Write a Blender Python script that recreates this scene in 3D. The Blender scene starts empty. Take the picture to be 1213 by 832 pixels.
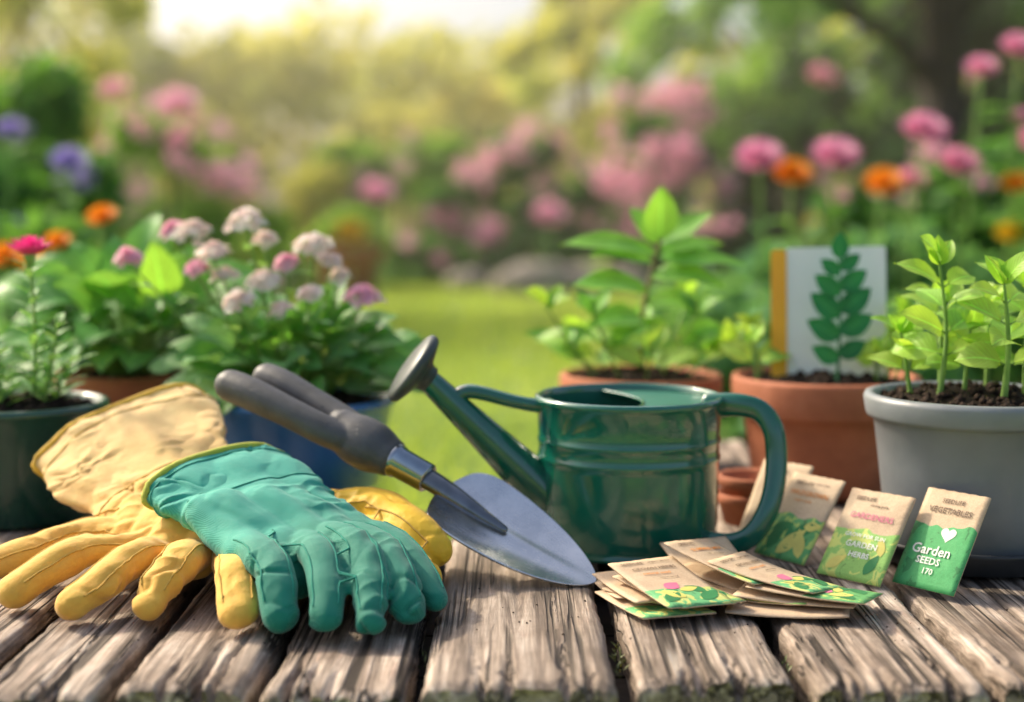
import bpy, math, random
import numpy as np
from mathutils import Vector, Matrix, noise
random.seed(7)
rng = np.random.default_rng(5)
V = Vector
scene = bpy.context.scene
COL = scene.collection
GZ = -0.45   # lawn level, table top is z=0

# ------------------------------------------------------------------ helpers
def link(o, parent=None):
    COL.objects.link(o)
    if parent is not None:
        o.parent = parent
        o.matrix_parent_inverse = Matrix.Translation(-parent.location)
    return o

def group(name, loc=(0, 0, 0)):
    e = bpy.data.objects.new(name, None)
    e.empty_display_size = 0.05
    e.location = loc
    COL.objects.link(e)
    return e

class MB:
    def __init__(s):
        s.v = []; s.f = []; s.m = []; s.uv = []; s.r = []
    def vert(s, p, uv=(0, 0), r=0.0):
        s.v.append(tuple(p)); s.uv.append(uv); s.r.append(r)
        return len(s.v) - 1
    def face(s, idx, m=0):
        s.f.append(tuple(idx)); s.m.append(m)
    def build(s, name, mats, parent=None, smooth=True):
        me = bpy.data.meshes.new(name)
        me.from_pydata(s.v, [], s.f)
        for mt in mats: me.materials.append(mt)
        me.polygons.foreach_set('material_index', s.m)
        me.polygons.foreach_set('use_smooth', [smooth] * len(s.f))
        li = np.zeros(len(me.loops), dtype=np.int32)
        me.loops.foreach_get('vertex_index', li)
        uvl = me.uv_layers.new(name='UVMap')
        uvl.data.foreach_set('uv', np.array(s.uv, dtype=np.float32)[li].ravel())
        a = me.attributes.new('rnd', 'FLOAT', 'POINT')
        a.data.foreach_set('value', np.array(s.r, dtype=np.float32))
        me.update()
        o = bpy.data.objects.new(name, me)
        return link(o, parent)

def catmull(pts, vals, sub=4):
    P = [V(p) for p in pts]
    if len(P) < 3 or sub <= 1: return P, list(vals)
    op, ov = [], []
    for i in range(len(P) - 1):
        p0 = P[max(i - 1, 0)]; p1 = P[i]; p2 = P[i + 1]; p3 = P[min(i + 2, len(P) - 1)]
        v0 = vals[max(i-1, 0)]; v1 = vals[i]; v2 = vals[i+1]; v3 = vals[min(i+2, len(P)-1)]
        for k in range(sub):
            t = k / sub
            f = lambda a, b, c, d: 0.5 * ((2*b) + (c - a)*t + (2*a - 5*b + 4*c - d)*t*t + (3*b - a - 3*c + d)*t**3)
            op.append(f(p0, p1, p2, p3)); ov.append(f(v0, v1, v2, v3))
    op.append(P[-1]); ov.append(vals[-1])
    return op, ov

def sweep(mb, pts, radii, seg=12, fx=1.0, fz=1.0, cap='round', up=(0, 0, 1), m=0, sub=4, r=0.0, closed=False):
    if closed:
        P = [V(p) for p in pts]; R = list(radii)
    else:
        P, R = catmull(pts, radii, sub)
    up = V(up)
    n = len(P)
    T = []
    for i in range(n):
        if closed: t = P[(i+1) % n] - P[(i-1) % n]
        else: t = P[min(i+1, n-1)] - P[max(i-1, 0)]
        T.append(t.normalized())
    rings = []
    def ring(c, t, rad, vv):
        side = t.cross(up)
        if side.length < 1e-3: side = t.cross(V((0, 1, 0.1)))
        side.normalize(); nn = side.cross(t).normalized()
        ids = []
        for k in range(seg):
            a = 2*math.pi*k/seg
            ids.append(mb.vert(c + side*(math.cos(a)*rad*fx) + nn*(math.sin(a)*rad*fz), (k/seg, vv), r))
        rings.append(ids)
    if cap == 'round' and not closed:
        for k in (0, 1, 2):
            a = math.pi/2 * (k + 0.25)/3.0
            ring(P[0] - T[0]*(R[0]*math.cos(a)), T[0], R[0]*math.sin(a), 0)
    for i in range(n): ring(P[i], T[i], R[i], i/max(n-1, 1))
    if cap == 'round' and not closed:
        for k in (2, 1, 0):
            a = math.pi/2 * (k + 0.25)/3.0
            ring(P[-1] + T[-1]*(R[-1]*math.cos(a)), T[-1], R[-1]*math.sin(a), 1)
    L = len(rings)
    for i in range(L if closed else L - 1):
        a = rings[i]; b = rings[(i+1) % L]
        for k in range(seg):
            mb.face((a[k], a[(k+1) % seg], b[(k+1) % seg], b[k]), m)
    if not closed and cap != 'none':
        mb.face(list(reversed(rings[0])), m); mb.face(rings[-1], m)

def lathe(mb, prof, c=(0, 0, 0), seg=64, m=0, wob=0.0):
    c = V(c); rings = []
    for j, (r, z) in enumerate(prof):
        ids = []
        for k in range(seg):
            a = 2*math.pi*k/seg
            rr = r * (1 + wob*noise.noise(V((math.cos(a)*2, math.sin(a)*2, z*20))))
            ids.append(mb.vert(c + V((rr*math.cos(a), rr*math.sin(a), z)), (k/seg, j/len(prof)), 0.5))
        rings.append(ids)
    for i in range(len(rings)-1):
        a, b = rings[i], rings[i+1]
        for k in range(seg):
            mb.face((a[k], a[(k+1) % seg], b[(k+1) % seg], b[k]), m)

def leaf(mb, base, d, L, W, bend=0.6, fold=0.25, m=0, up=(0, 0, 1), ns=7, wav=0.04, r=None, p=0.75, tw=0.0):
    base = V(base); d = V(d).normalized(); up = V(up)
    side = d.cross(up)
    if side.length < 0.05: side = d.cross(V((random.uniform(-1, 1), random.uniform(-1, 1), 0.01)))
    side.normalize(); n = side.cross(d).normalized()
    if tw: 
        q = Matrix.Rotation(tw, 3, d); side = q @ side; n = q @ n
    if r is None: r = random.random()
    pos = base.copy(); rows = []
    ph = random.uniform(0, 6)
    for i in range(ns+1):
        t = i/ns
        a = bend*t
        dd = d*math.cos(a) - n*math.sin(a)
        nn = n*math.cos(a) + d*math.sin(a)
        if i: pos = pos + dd*(L/ns)
        w = W/2 * max(math.sin(math.pi*min(t, 1)**p), 0)**0.85
        if i == 0: w = W*0.04
        if i == ns: w = W*0.005
        ids = []
        for j in (-1, -0.5, 0, 0.5, 1):
            h = fold*abs(j)*w + wav*W*math.sin(t*9+ph+j*2)*abs(j)
            ids.append(mb.vert(pos + side*(j*w) + nn*h, ((j+1)/2, t), r))
        rows.append(ids)
    for i in range(ns):
        for j in range(4):
            a, b = rows[i], rows[i+1]
            mb.face((a[j], a[j+1], b[j+1], b[j]), m)

# ------------------------------------------------------------------ materials
def newmat(name):
    m = bpy.data.materials.new(name); m.use_nodes = True
    nt = m.node_tree
    return m, nt, nt.nodes['Principled BSDF'], nt.nodes['Material Output']
def nd(nt, typ, **kw):
    n = nt.nodes.new(typ)
    for k, v in kw.items(): setattr(n, k, v)
    return n
def c4(c): return (c[0], c[1], c[2], 1)
def ramp(nt, fac, stops):
    r = nd(nt, 'ShaderNodeValToRGB')
    e = r.color_ramp.elements
    e[0].position = stops[0][0]; e[0].color = c4(stops[0][1])
    e[1].position = stops[-1][0]; e[1].color = c4(stops[-1][1])
    for p, c in stops[1:-1]:
        x = e.new(p); x.color = c4(c)
    nt.links.new(fac, r.inputs[0])
    return r.outputs[0]
def math_(nt, op, a, b=None, clamp=False):
    n = nd(nt, 'ShaderNodeMath', operation=op); n.use_clamp = clamp
    for i, x in enumerate((a, b)):
        if x is None: continue
        if isinstance(x, (int, float)): n.inputs[i].default_value = x
        else: nt.links.new(x, n.inputs[i])
    return n.outputs[0]
def mixc(nt, fac, a, b, bt='MIX'):
    n = nd(nt, 'ShaderNodeMixRGB', blend_type=bt)
    for i, x in enumerate((fac, a, b)):
        if isinstance(x, (int, float)): n.inputs[i].default_value = x
        elif isinstance(x, tuple): n.inputs[i].default_value = c4(x)
        else: nt.links.new(x, n.inputs[i])
    return n.outputs[0]
def noise_(nt, scale, detail=4, rough=0.55, mapping=(1, 1, 1), dist=0.0, coord='Object', loc=None):
    tc = nd(nt, 'ShaderNodeTexCoord'); mp = nd(nt, 'ShaderNodeMapping')
    mp.inputs['Scale'].default_value = mapping
    if loc is not None: nt.links.new(loc, mp.inputs['Location'])
    nt.links.new(tc.outputs[coord], mp.inputs['Vector'])
    n = nd(nt, 'ShaderNodeTexNoise')
    n.inputs['Scale'].default_value = scale; n.inputs['Detail'].default_value = detail
    n.inputs['Roughness'].default_value = rough; n.inputs['Distortion'].default_value = dist
    nt.links.new(mp.outputs[0], n.inputs['Vector'])
    return n.outputs[0]
def bump(nt, b, h, strength, dist, prev=None):
    n = nd(nt, 'ShaderNodeBump'); n.inputs['Strength'].default_value = strength
    n.inputs['Distance'].default_value = dist
    nt.links.new(h, n.inputs['Height'])
    if prev is not None: nt.links.new(prev, n.inputs['Normal'])
    nt.links.new(n.outputs[0], b.inputs['Normal'])
    return n.outputs[0]
def mrange(nt, x, a, b_, c=0.0, d=1.0):
    n = nd(nt, 'ShaderNodeMapRange')
    for i, q in enumerate((a, b_, c, d)): n.inputs[i+1].default_value = q
    nt.links.new(x, n.inputs[0]); return n.outputs[0]

def simple(name, c1, c2=None, scale=30, rough=0.5, metal=0.0, bs=0.0, bscale=200, bdist=0.001, coat=0.0, sheen=0.0, spec=0.5):
    m, nt, b, o = newmat(name)
    if c2 is None: c2 = tuple(x*0.75 for x in c1)
    f = noise_(nt, scale, 4)
    nt.links.new(ramp(nt, f, [(0.35, c2), (0.65, c1)]), b.inputs['Base Color'])
    nt.links.new(mrange(nt, f, 0, 1, max(rough-0.1, 0.02), min(rough+0.12, 1)), b.inputs['Roughness'])
    b.inputs['Metallic'].default_value = metal
    b.inputs['Coat Weight'].default_value = coat
    b.inputs['Coat Roughness'].default_value = 0.06
    b.inputs['Sheen Weight'].default_value = sheen
    b.inputs['Specular IOR Level'].default_value = spec
    if bs > 0: bump(nt, b, noise_(nt, bscale, 4), bs, bdist)
    return m

def leafmat(name, c1, c2, vein=None, trans=0.35, rough=0.42, tcol=None, veins=True):
    m, nt, b, o = newmat(name)
    at = nd(nt, 'ShaderNodeAttribute', attribute_name='rnd')
    col = mixc(nt, at.outputs['Fac'], c1, c2)
    if veins:
        if vein is None: vein = tuple(min(x*1.9+0.03, 1) for x in c2)
        uv = nd(nt, 'ShaderNodeUVMap'); sp = nd(nt, 'ShaderNodeSeparateXYZ')
        nt.links.new(uv.outputs[0], sp.inputs[0])
        ax = math_(nt, 'ABSOLUTE', math_(nt, 'SUBTRACT', sp.outputs[0], 0.5))
        mid = math_(nt, 'LESS_THAN', ax, 0.035)
        ph = math_(nt, 'SUBTRACT', math_(nt, 'MULTIPLY', sp.outputs[1], 50.0), math_(nt, 'MULTIPLY', ax, 40.0))
        lat = math_(nt, 'GREATER_THAN', math_(nt, 'SINE', ph), 0.88)
        vf = math_(nt, 'MAXIMUM', math_(nt, 'MULTIPLY', mid, 0.7), math_(nt, 'MULTIPLY', lat, 0.3))
        col = mixc(nt, vf, col, vein)
        bump(nt, b, math_(nt, 'SINE', ph), 0.25, 0.0006)
        col = mixc(nt, 0.35, col, ramp(nt, noise_(nt, 35, 2), [(0.3, (0.35, 0.35, 0.35)), (0.7, (0.75, 0.75, 0.75))]), 'OVERLAY')
    nt.links.new(col, b.inputs['Base Color'])
    b.inputs['Roughness'].default_value = rough
    b.inputs['Specular IOR Level'].default_value = 0.4
    tr = nd(nt, 'ShaderNodeBsdfTranslucent')
    tc = mixc(nt, 1.0, col, tcol if tcol else (1.7, 1.6, 0.7), 'MULTIPLY')
    nt.links.new(tc, tr.inputs[0])
    mx = nd(nt, 'ShaderNodeMixShader'); mx.inputs[0].default_value = trans
    nt.links.new(b.outputs[0], mx.inputs[1]); nt.links.new(tr.outputs[0], mx.inputs[2])
    nt.links.new(mx.outputs[0], o.inputs[0])
    return m

# wood
def woodmat():
    m, nt, b, o = newmat('weathered_wood')
    oi = nd(nt, 'ShaderNodeObjectInfo')
    cb = nd(nt, 'ShaderNodeCombineXYZ')
    for i in range(3): nt.links.new(math_(nt, 'MULTIPLY', oi.outputs['Random'], 7.0+i), cb.inputs[i])
    L = cb.outputs[0]
    g1 = noise_(nt, 1.0, 6, 0.66, (80, 3.2, 80), 1.1, loc=L)
    g2 = noise_(nt, 1.0, 4, 0.6, (24, 2.2, 24), 1.4, loc=L)
    g3 = noise_(nt, 1.0, 4, 0.7, (380, 14, 380), 0.5, loc=L)
    blot = noise_(nt, 12.0, 6, 0.70, loc=L)
    base = ramp(nt, g1, [(0.32, (0.075, 0.056, 0.044)), (0.43, (0.23, 0.185, 0.148)), (0.55, (0.42, 0.355, 0.295)), (0.70, (0.64, 0.565, 0.485))])
    base = mixc(nt, 0.7, base, ramp(nt, g2, [(0.35, (0.27, 0.24, 0.22)), (0.65, (0.74, 0.73, 0.72))]), 'OVERLAY')
    base = mixc(nt, 0.55, base, ramp(nt, g3, [(0.36, (0.18, 0.18, 0.18)), (0.64, (0.78, 0.78, 0.78))]), 'OVERLAY')
    base = mixc(nt, 0.8, base, ramp(nt, blot, [(0.32, (0.24, 0.205, 0.175)), (0.52, (0.51, 0.50, 0.49)), (0.72, (0.72, 0.72, 0.72))]), 'OVERLAY')
    def crack(mp, w0, w1, gate_scale, gate):
        cr = noise_(nt, 1.0, 2, 0.5, mp, 0.3, loc=L)
        cabs = math_(nt, 'ABSOLUTE', math_(nt, 'SUBTRACT', cr, 0.5))
        k = mrange(nt, cabs, w0, w1)
        gt = noise_(nt, 1.0, 1, .5, gate_scale, 0, loc=L)
        gk = mrange(nt, gt, gate, gate+.05, 1.0, 0.0)
        return math_(nt, 'MAXIMUM', k, gk)
    k1 = crack((40, .55, 40), 0.008, 0.030, (10, 2.5, 10), .47)
    k2 = crack((130, 1.4, 130), 0.018, 0.060, (30, 5, 30), .52)
    kk = math_(nt, 'MULTIPLY', k1, k2)
    base = mixc(nt, kk, (0.020, 0.014, 0.010), base)
    base = mixc(nt, math_(nt, 'MULTIPLY', oi.outputs['Random'], 0.3), base, (0.27, 0.225, 0.185))
    nt.links.new(base, b.inputs['Base Color'])
    b.inputs['Roughness'].default_value = 0.78
    b.inputs['Specular IOR Level'].default_value = 0.2
    h = math_(nt, 'ADD', math_(nt, 'MULTIPLY', g1, 0.6), math_(nt, 'MULTIPLY', g3, 0.3))
    h = math_(nt, 'ADD', h, math_(nt, 'MULTIPLY', kk, 0.8))
    bump(nt, b, h, 0.9, 0.0026)
    return m
WOOD = woodmat()

M_CAN = simple('green_enamel', (0.003, 0.125, 0.078), (0.002, 0.10, 0.062), 12, 0.2, 0, 0.05, 40, 0.0008, coat=1.0)
M_CANIN = simple('green_enamel_inner', (0.010, 0.13, 0.085), (0.007, 0.105, 0.068), 12, 0.4)
M_ROSE = simple('dark_rose_metal', (0.055, 0.068, 0.066), (0.038, 0.05, 0.048), 30, 0.42, 0.2, 0.1, 300)
def rubbermat():
    m, nt, b, o = newmat('grip_rubber')
    nt.links.new(ramp(nt, noise_(nt, 60, 4), [(0.3, (0.048, 0.05, 0.053)), (0.7, (0.078, 0.08, 0.086))]), b.inputs['Base Color'])
    b.inputs['Roughness'].default_value = 0.5
    uv = nd(nt, 'ShaderNodeTexCoord')
    vo = nd(nt, 'ShaderNodeTexVoronoi'); vo.inputs['Scale'].default_value = 300; vo.inputs['Randomness'].default_value = 0.1
    nt.links.new(uv.outputs['Object'], vo.inputs['Vector'])
    h = math_(nt, 'GREATER_THAN', vo.outputs['Distance'], 0.33)
    gate = mrange(nt, noise_(nt, 22, 1), .45, .5)
    bump(nt, b, math_(nt, 'MAXIMUM', h, gate), 0.8, 0.0009)
    return m
M_RUB = rubbermat()
def steelmat():
    m, nt, b, o = newmat('brushed_steel')
    g = noise_(nt, 1.0, 5, 0.6, (220, 14, 1), coord='UV')
    sm = noise_(nt, 30, 5, .6)
    nt.links.new(ramp(nt, sm, [(0.3, (0.60, 0.61, 0.62)), (0.7, (0.76, 0.77, 0.78))]), b.inputs['Base Color'])
    b.inputs['Metallic'].default_value = 1.0
    nt.links.new(mrange(nt, math_(nt, 'ADD', math_(nt, 'MULTIPLY', g, .4), math_(nt, 'MULTIPLY', sm, .6)), .3, .7, .16, .38), b.inputs['Roughness'])
    bump(nt, b, g, 0.06, 0.0003)
    return m
M_STEEL = steelmat()
M_DSTEEL = simple('dark_steel', (0.24, 0.25, 0.27), (0.17, 0.18, 0.19), 50, 0.22, 0.95)

def terracotta(name, a=(0.40, 0.135, 0.065), b2=(0.29, 0.09, 0.043)):
    m, nt, b, o = newmat(name)
    f = noise_(nt, 18, 6, 0.65)
    col = ramp(nt, f, [(0.3, b2), (0.6, a), (0.8, tuple(min(1, x*1.25+0.03) for x in a))])
    f2 = noise_(nt, 1, 5, 0.6, (6, 6, 40))
    col = mixc(nt, 0.4, col, ramp(nt, f2, [(0.35, (0.38, 0.38, 0.38)), (0.7, (0.62, 0.62, 0.62))]), 'OVERLAY')
    nt.links.new(col, b.inputs['Base Color'])
    b.inputs['Roughness'].default_value = 0.75
    bump(nt, b, noise_(nt, 260, 4), 0.3, 0.0008)
    return m
M_TERRA = terracotta('terracotta', (.48, .155, .065), (.37, .105, .046))
M_TERRA2 = terracotta('terracotta_aged', (0.44, 0.145, 0.066), (0.32, 0.10, 0.045))
M_GRAYPOT = simple('grey_glazed_ceramic', (0.235, 0.255, 0.27), (0.165, 0.182, 0.195), 9, 0.4, 0, 0.2, 120, 0.0008)
M_GREENPOT = simple('dark_green_pot_enamel', (0.012, 0.075, 0.053), (0.008, 0.057, 0.04), 10, 0.3, 0, 0, coat=0.4)
M_BLUEPOT = simple('blue_glazed_ceramic', (0.02, 0.15, 0.40), (0.012, 0.11, 0.31), 10, 0.3, 0, 0, coat=0.5)
M_SAUCER = simple('saucer_black', (0.04, 0.045, 0.052), (0.028, 0.032, 0.037), 20, 0.4)
M_SOIL = simple('potting_soil', (0.035, 0.022, 0.015), (0.010, 0.007, 0.005), 160, 0.95, 0, 1.0, 300, 0.003, spec=0.2)
M_CLOD = simple('soil_clods', (0.05, 0.032, 0.022), (0.014, 0.009, 0.007), 260, 0.95, 0, 0.6, 500, 0.002, spec=0.2)

L_LIGHT = leafmat('leaf_light', (0.25, 0.47, 0.085), (0.14, 0.35, 0.055), trans=0.38)
L_LIME = leafmat('leaf_lime', (0.40, 0.56, 0.10), (0.24, 0.46, 0.07), trans=0.38)
L_MID = leafmat('leaf_mid', (0.20, 0.42, 0.10), (0.075, 0.24, 0.055), trans=0.34)
L_SAGE = leafmat('leaf_sage', (0.28, 0.46, 0.20), (0.13, 0.31, 0.11), trans=0.32)
L_DARK = leafmat('leaf_dark_gloss', (0.012, 0.15, 0.055), (0.02, 0.19, 0.06), trans=0.12, rough=0.35, vein=(0.06, 0.3, 0.1))
M_STEM = simple('green_stem', (0.22, 0.38, 0.08), (0.15, 0.28, 0.055), 60, 0.5)
M_STEMB = simple('brown_stem', (0.26, 0.20, 0.09), (0.17, 0.15, 0.06), 60, 0.6)
P_WHITE = leafmat('petal_white', (0.94, 0.86, 0.80), (0.92, 0.70, 0.66), trans=0.35, veins=False, tcol=(1, .97, .9), rough=0.6)
P_PINK = leafmat('petal_pink', (0.85, 0.34, 0.55), (0.82, 0.48, 0.62), trans=0.35, veins=False, tcol=(1.1, 1, 1), rough=0.6)
P_PALE = leafmat('petal_pale_pink', (0.90, 0.46, 0.62), (0.88, 0.60, 0.70), trans=0.4, veins=False, tcol=(1.1, 1, 1), rough=0.6)
P_MAG = leafmat('petal_magenta', (0.72, 0.03, 0.25), (0.78, 0.08, 0.36), trans=0.3, veins=False, tcol=(1.2, 1, 1), rough=0.55)
P_ORG = leafmat('petal_orange', (0.90, 0.33, 0.02), (0.92, 0.48, 0.03), trans=0.3, veins=False, tcol=(1.2, 1, 1), rough=0.6)
P_PUR = leafmat('petal_violet', (0.42, 0.34, 0.72), (0.54, 0.44, 0.80), trans=0.3, veins=False, tcol=(1, 1, 1), rough=0.6)
P_YEL = leafmat('petal_yellow', (0.88, 0.65, 0.05), (0.85, 0.55, 0.03), trans=0.3, veins=False, tcol=(1, 1, 1), rough=0.6)

# ------------------------------------------------------------------ world, sun, camera
w = bpy.data.worlds.new('World'); scene.world = w; w.use_nodes = True
wn = w.node_tree; bg = wn.nodes['Background']
sky = wn.nodes.new('ShaderNodeTexSky'); sky.sky_type = 'NISHITA'; sky.sun_disc = False
sd = V((-0.62, 0.44, 0.60)).normalized()
el = math.asin(sd.z); az = math.atan2(sd.x, sd.y)
sky.sun_elevation = el; sky.sun_rotation = az
sky.air_density = 1.0; sky.dust_density = 6.0; sky.ozone_density = 0.3
wn.links.new(sky.outputs[0], bg.inputs[0]); bg.inputs[1].default_value = 0.24
sl = bpy.data.lights.new('sun', 'SUN'); sl.energy = 5.0; sl.angle = math.radians(3.0); sl.color = (1, 0.87, 0.66)
so = bpy.data.objects.new('sun', sl); COL.objects.link(so)
so.location = sd*10; so.rotation_euler = (-sd).to_track_quat('-Z', 'Y').to_euler()
cam = bpy.data.cameras.new('camera'); co = bpy.data.objects.new('camera', cam); COL.objects.link(co)
co.location = (0, 0, 0.295); co.rotation_euler = (math.radians(90-5.63), 0, 0)
cam.lens = 50; cam.sensor_width = 36; cam.clip_start = 0.02; cam.clip_end = 1000
cam.dof.use_dof = True; cam.dof.focus_distance = 1.07; cam.dof.aperture_fstop = 2.5
scene.camera = co
scene.view_settings.view_transform = 'Standard'; scene.view_settings.look = 'None'; scene.view_settings.exposure = 0

# ------------------------------------------------------------------ table
table = group('wooden_table', (0, 1.2, 0))
planks = [(-.70, -.615, .83, 1.62), (-.61, -.525, .86, 1.85), (-.52, -.437, .85, 1.9), (-.43, -.349, .862, 1.9), (-.338, -.259, .85, 1.88), (-.248, -.167, .868, 1.72), (-.157, -.067, .862, 1.40),
          (-.056, .066, .866, 1.385), (.080, .180, .880, 1.74), (.192, .301, .864, 1.82), (.313, .42, .878, 1.8), (.427, .53, .86, 1.8), (.537, .63, .87, 1.75)]
for pi_, (x0, x1, y0, y1) in enumerate(planks):
    mb = MB(); nx, ny = 44, 190; th = 0.032
    off = pi_*3.7
    dz = random.uniform(-0.002, 0.002)
    splits = [(random.uniform(.12, .88), random.uniform(.03, .12), random.uniform(.0008, .0022)) for _ in range(4)]
    def edge(y, s): return 0.0035*noise.noise(V((off+s*9, y*8, 0))) + 0.0020*noise.noise(V((off+s*5, y*55, 3)))
    def endo(x, s): return 0.006*noise.noise(V((x*40, off+s, 0))) + 0.004*noise.noise(V((x*160, off+s, 2)))
    top = []
    for j in range(ny+1):
        y = y0 + (y1-y0)*(j/ny)**1.5
        row = []
        for i in range(nx+1):
            s = i/nx
            xa = x0 + edge(y, 0); xb = x1 + edge(y, 1)
            x = xa + (xb-xa)*s
            yy = y
            if j == 0: yy = y + endo(x, 0)
            de = min(s, 1-s)*(x1-x0)
            rr = max(0, 1-de/0.007)
            z = -0.006*rr*rr
            dj = (y-y0)
            if dj < 0.010: z -= 0.004*(1-dj/0.010)**2
            z += 0.0018*noise.noise(V((x*55+off, y*4, 0))) + 0.0008*noise.noise(V((x*260+off, y*9, 4)))
            cn = noise.noise(V((x*30+off*2, y*1.3, 7)))
            if abs(cn) < 0.035: z -= 0.0024*(1-abs(cn)/0.035)
            for (ss, sl_, sw) in splits:
                dd = abs((s-ss)*(x1-x0)+.003*noise.noise(V((y*30, ss*9, 1))))
                if dj < sl_ and dd < sw*(1-dj/sl_)+.0014: z -= .008*(1-dj/sl_)
            row.append(mb.vert((x, yy, z+dz-0.0018)))
        top.append(row)
    for j in range(ny):
        for i in range(nx): mb.face((top[j][i], top[j][i+1], top[j+1][i+1], top[j+1][i]))
    def wall(line, flip):
        prev = line
        for k in (1, 2, 3, 4):
            cur = []
            for vi in line:
                p = V(mb.v[vi]); zz = min(-0.004 - (th-0.004)*k/4, p.z-.001*k)
                nn_ = 0.0022*noise.noise(p*120+V((0, 0, k*3)))
                cur.append(mb.vert((p.x+nn_, p.y+nn_*1.5, zz)))
            for a in range(len(line)-1):
                q = (prev[a], prev[a+1], cur[a+1], cur[a])
                mb.face(q if flip else tuple(reversed(q)))
            prev = cur
    wall(top[0], False); wall(top[-1], True)
    wall([r[0] for r in top], True); wall([r[-1] for r in top], False)
    b4 = [mb.vert((x0, y0, -th)), mb.vert((x1, y0, -th)), mb.vert((x1, y1, -th)), mb.vert((x0, y1, -th))]
    mb.face(tuple(reversed(b4)))
    mb.build('plank_%d' % (pi_+1), [WOOD], table)
def box(mb, a, b, m=0):
    x0, y0, z0 = a; x1, y1, z1 = b
    ids = [mb.vert(p) for p in ((x0,y0,z0),(x1,y0,z0),(x1,y1,z0),(x0,y1,z0),(x0,y0,z1),(x1,y0,z1),(x1,y1,z1),(x0,y1,z1))]
    for f in ((0,3,2,1),(4,5,6,7),(0,1,5,4),(1,2,6,5),(2,3,7,6),(3,0,4,7)): mb.face([ids[k] for k in f], m)
mb = MB()
M_GAPSHADE = simple('gap_shade_board', (.07, .05, .036), (.035, .026, .02), 25, .85, 0, .6, 60, .003)  # boards added below the planks, coloured dark so the gaps look shaded
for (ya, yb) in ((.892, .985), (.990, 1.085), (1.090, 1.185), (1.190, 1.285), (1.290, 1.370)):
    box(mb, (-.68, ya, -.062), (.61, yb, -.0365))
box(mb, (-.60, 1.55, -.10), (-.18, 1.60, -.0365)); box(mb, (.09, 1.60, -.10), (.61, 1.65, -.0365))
mb.build('gap_shade_boards', [M_GAPSHADE], table, False)
mb = MB()
for x in (-.62, .52):
    box(mb, (x, .955, GZ), (x+.06, 1.015, -.064)); box(mb, (x, 1.66, GZ), (x+.06, 1.72, -.037))
mb.build('legs', [WOOD], table, False)

M_MOSS = leafmat('moss_green', (0.10, 0.14, 0.03), (0.16, 0.18, 0.05), trans=0.2, veins=False)
mb = MB()
for (sx, ya, yb, n) in ((.074, .93, 1.0, 30), (-.061, .95, 1.0, 10), (.187, .92, .97, 8)):
    for k in range(n):
        y = random.uniform(ya, yb); x = sx + random.uniform(-.003, .003)
        leaf(mb, (x, y, -0.018), (random.uniform(-.6, .6), random.uniform(-.6, .6), 1), random.uniform(.004, .009), .0018, m=0, ns=2)
mb.build('moss_tufts', [M_MOSS], table)
mb = MB()
for k in range(90):
    cxx, cyy, sg = random.choice(((.05, 1.03, .06), (-.02, 1.0, .09), (.25, 1.0, .08), (.33, 1.03, .05), (-.3, .96, .1)))
    x = random.gauss(cxx, sg); y = random.gauss(cyy, .045); s = random.uniform(.0003, .0011)
    if y < .88: continue
    ids = [mb.vert((x+d[0]*s*random.uniform(.6, 1.4), y+d[1]*s*random.uniform(.6, 1.4), .0001+s*.3+d[2]*s*.8)) for d in ((1,0,0),(0,1,0),(-1,0,0),(0,-1,0),(0,0,1),(0,0,-1))]
    for (a1, b1) in ((0, 1), (1, 2), (2, 3), (3, 0)):
        mb.face((ids[a1], ids[b1], ids[4])); mb.face((ids[b1], ids[a1], ids[5]))
mb.build('soil_crumbs', [M_CLOD], table)

# ------------------------------------------------------------------ pots
def soil(parent, c, r, z, seed=0):
    mb = MB(); N = 40; idx = {}
    for i in range(N+1):
        for j in range(N+1):
            x = (i/N*2-1); y = (j/N*2-1)
            rr = math.sqrt(x*x+y*y)
            if rr > 1: x /= rr; y /= rr
            p = V((c[0]+x*r, c[1]+y*r, 0))
            h = 0.012*(1-min(rr, 1)**2) + 0.006*noise.noise(p*60+V((seed, 0, 0))) + 0.005*noise.noise(p*150)
            idx[i, j] = mb.vert((p.x, p.y, z+h))
    for i in range(N):
        for j in range(N): mb.face((idx[i, j], idx[i+1, j], idx[i+1, j+1], idx[i, j+1]))
    for k in range(220):
        a = random.uniform(0, 6.28); q = r*math.sqrt(random.random())*0.97
        x = c[0]+q*math.cos(a); y = c[1]+q*math.sin(a); s = random.uniform(0.0015, 0.0055)
        zz = z + 0.012*(1-(q/r)**2) + s*0.4 + 0.006*noise.noise(V((x, y, 0))*60+V((seed, 0, 0)))
        ids = []
        for d in ((1,0,0),(0,1,0),(-1,0,0),(0,-1,0),(0,0,1),(0,0,-1)):
            ids.append(mb.vert((x+d[0]*s*random.uniform(.7, 1.3), y+d[1]*s*random.uniform(.7, 1.3), zz+d[2]*s*random.uniform(.6, 1.1))))
        for (a1, b1) in ((0, 1), (1, 2), (2, 3), (3, 0)):
            mb.face((ids[a1], ids[b1], ids[4]), 1); mb.face((ids[b1], ids[a1], ids[5]), 1)
    mb.build('soil', [M_SOIL, M_CLOD], parent)

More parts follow.
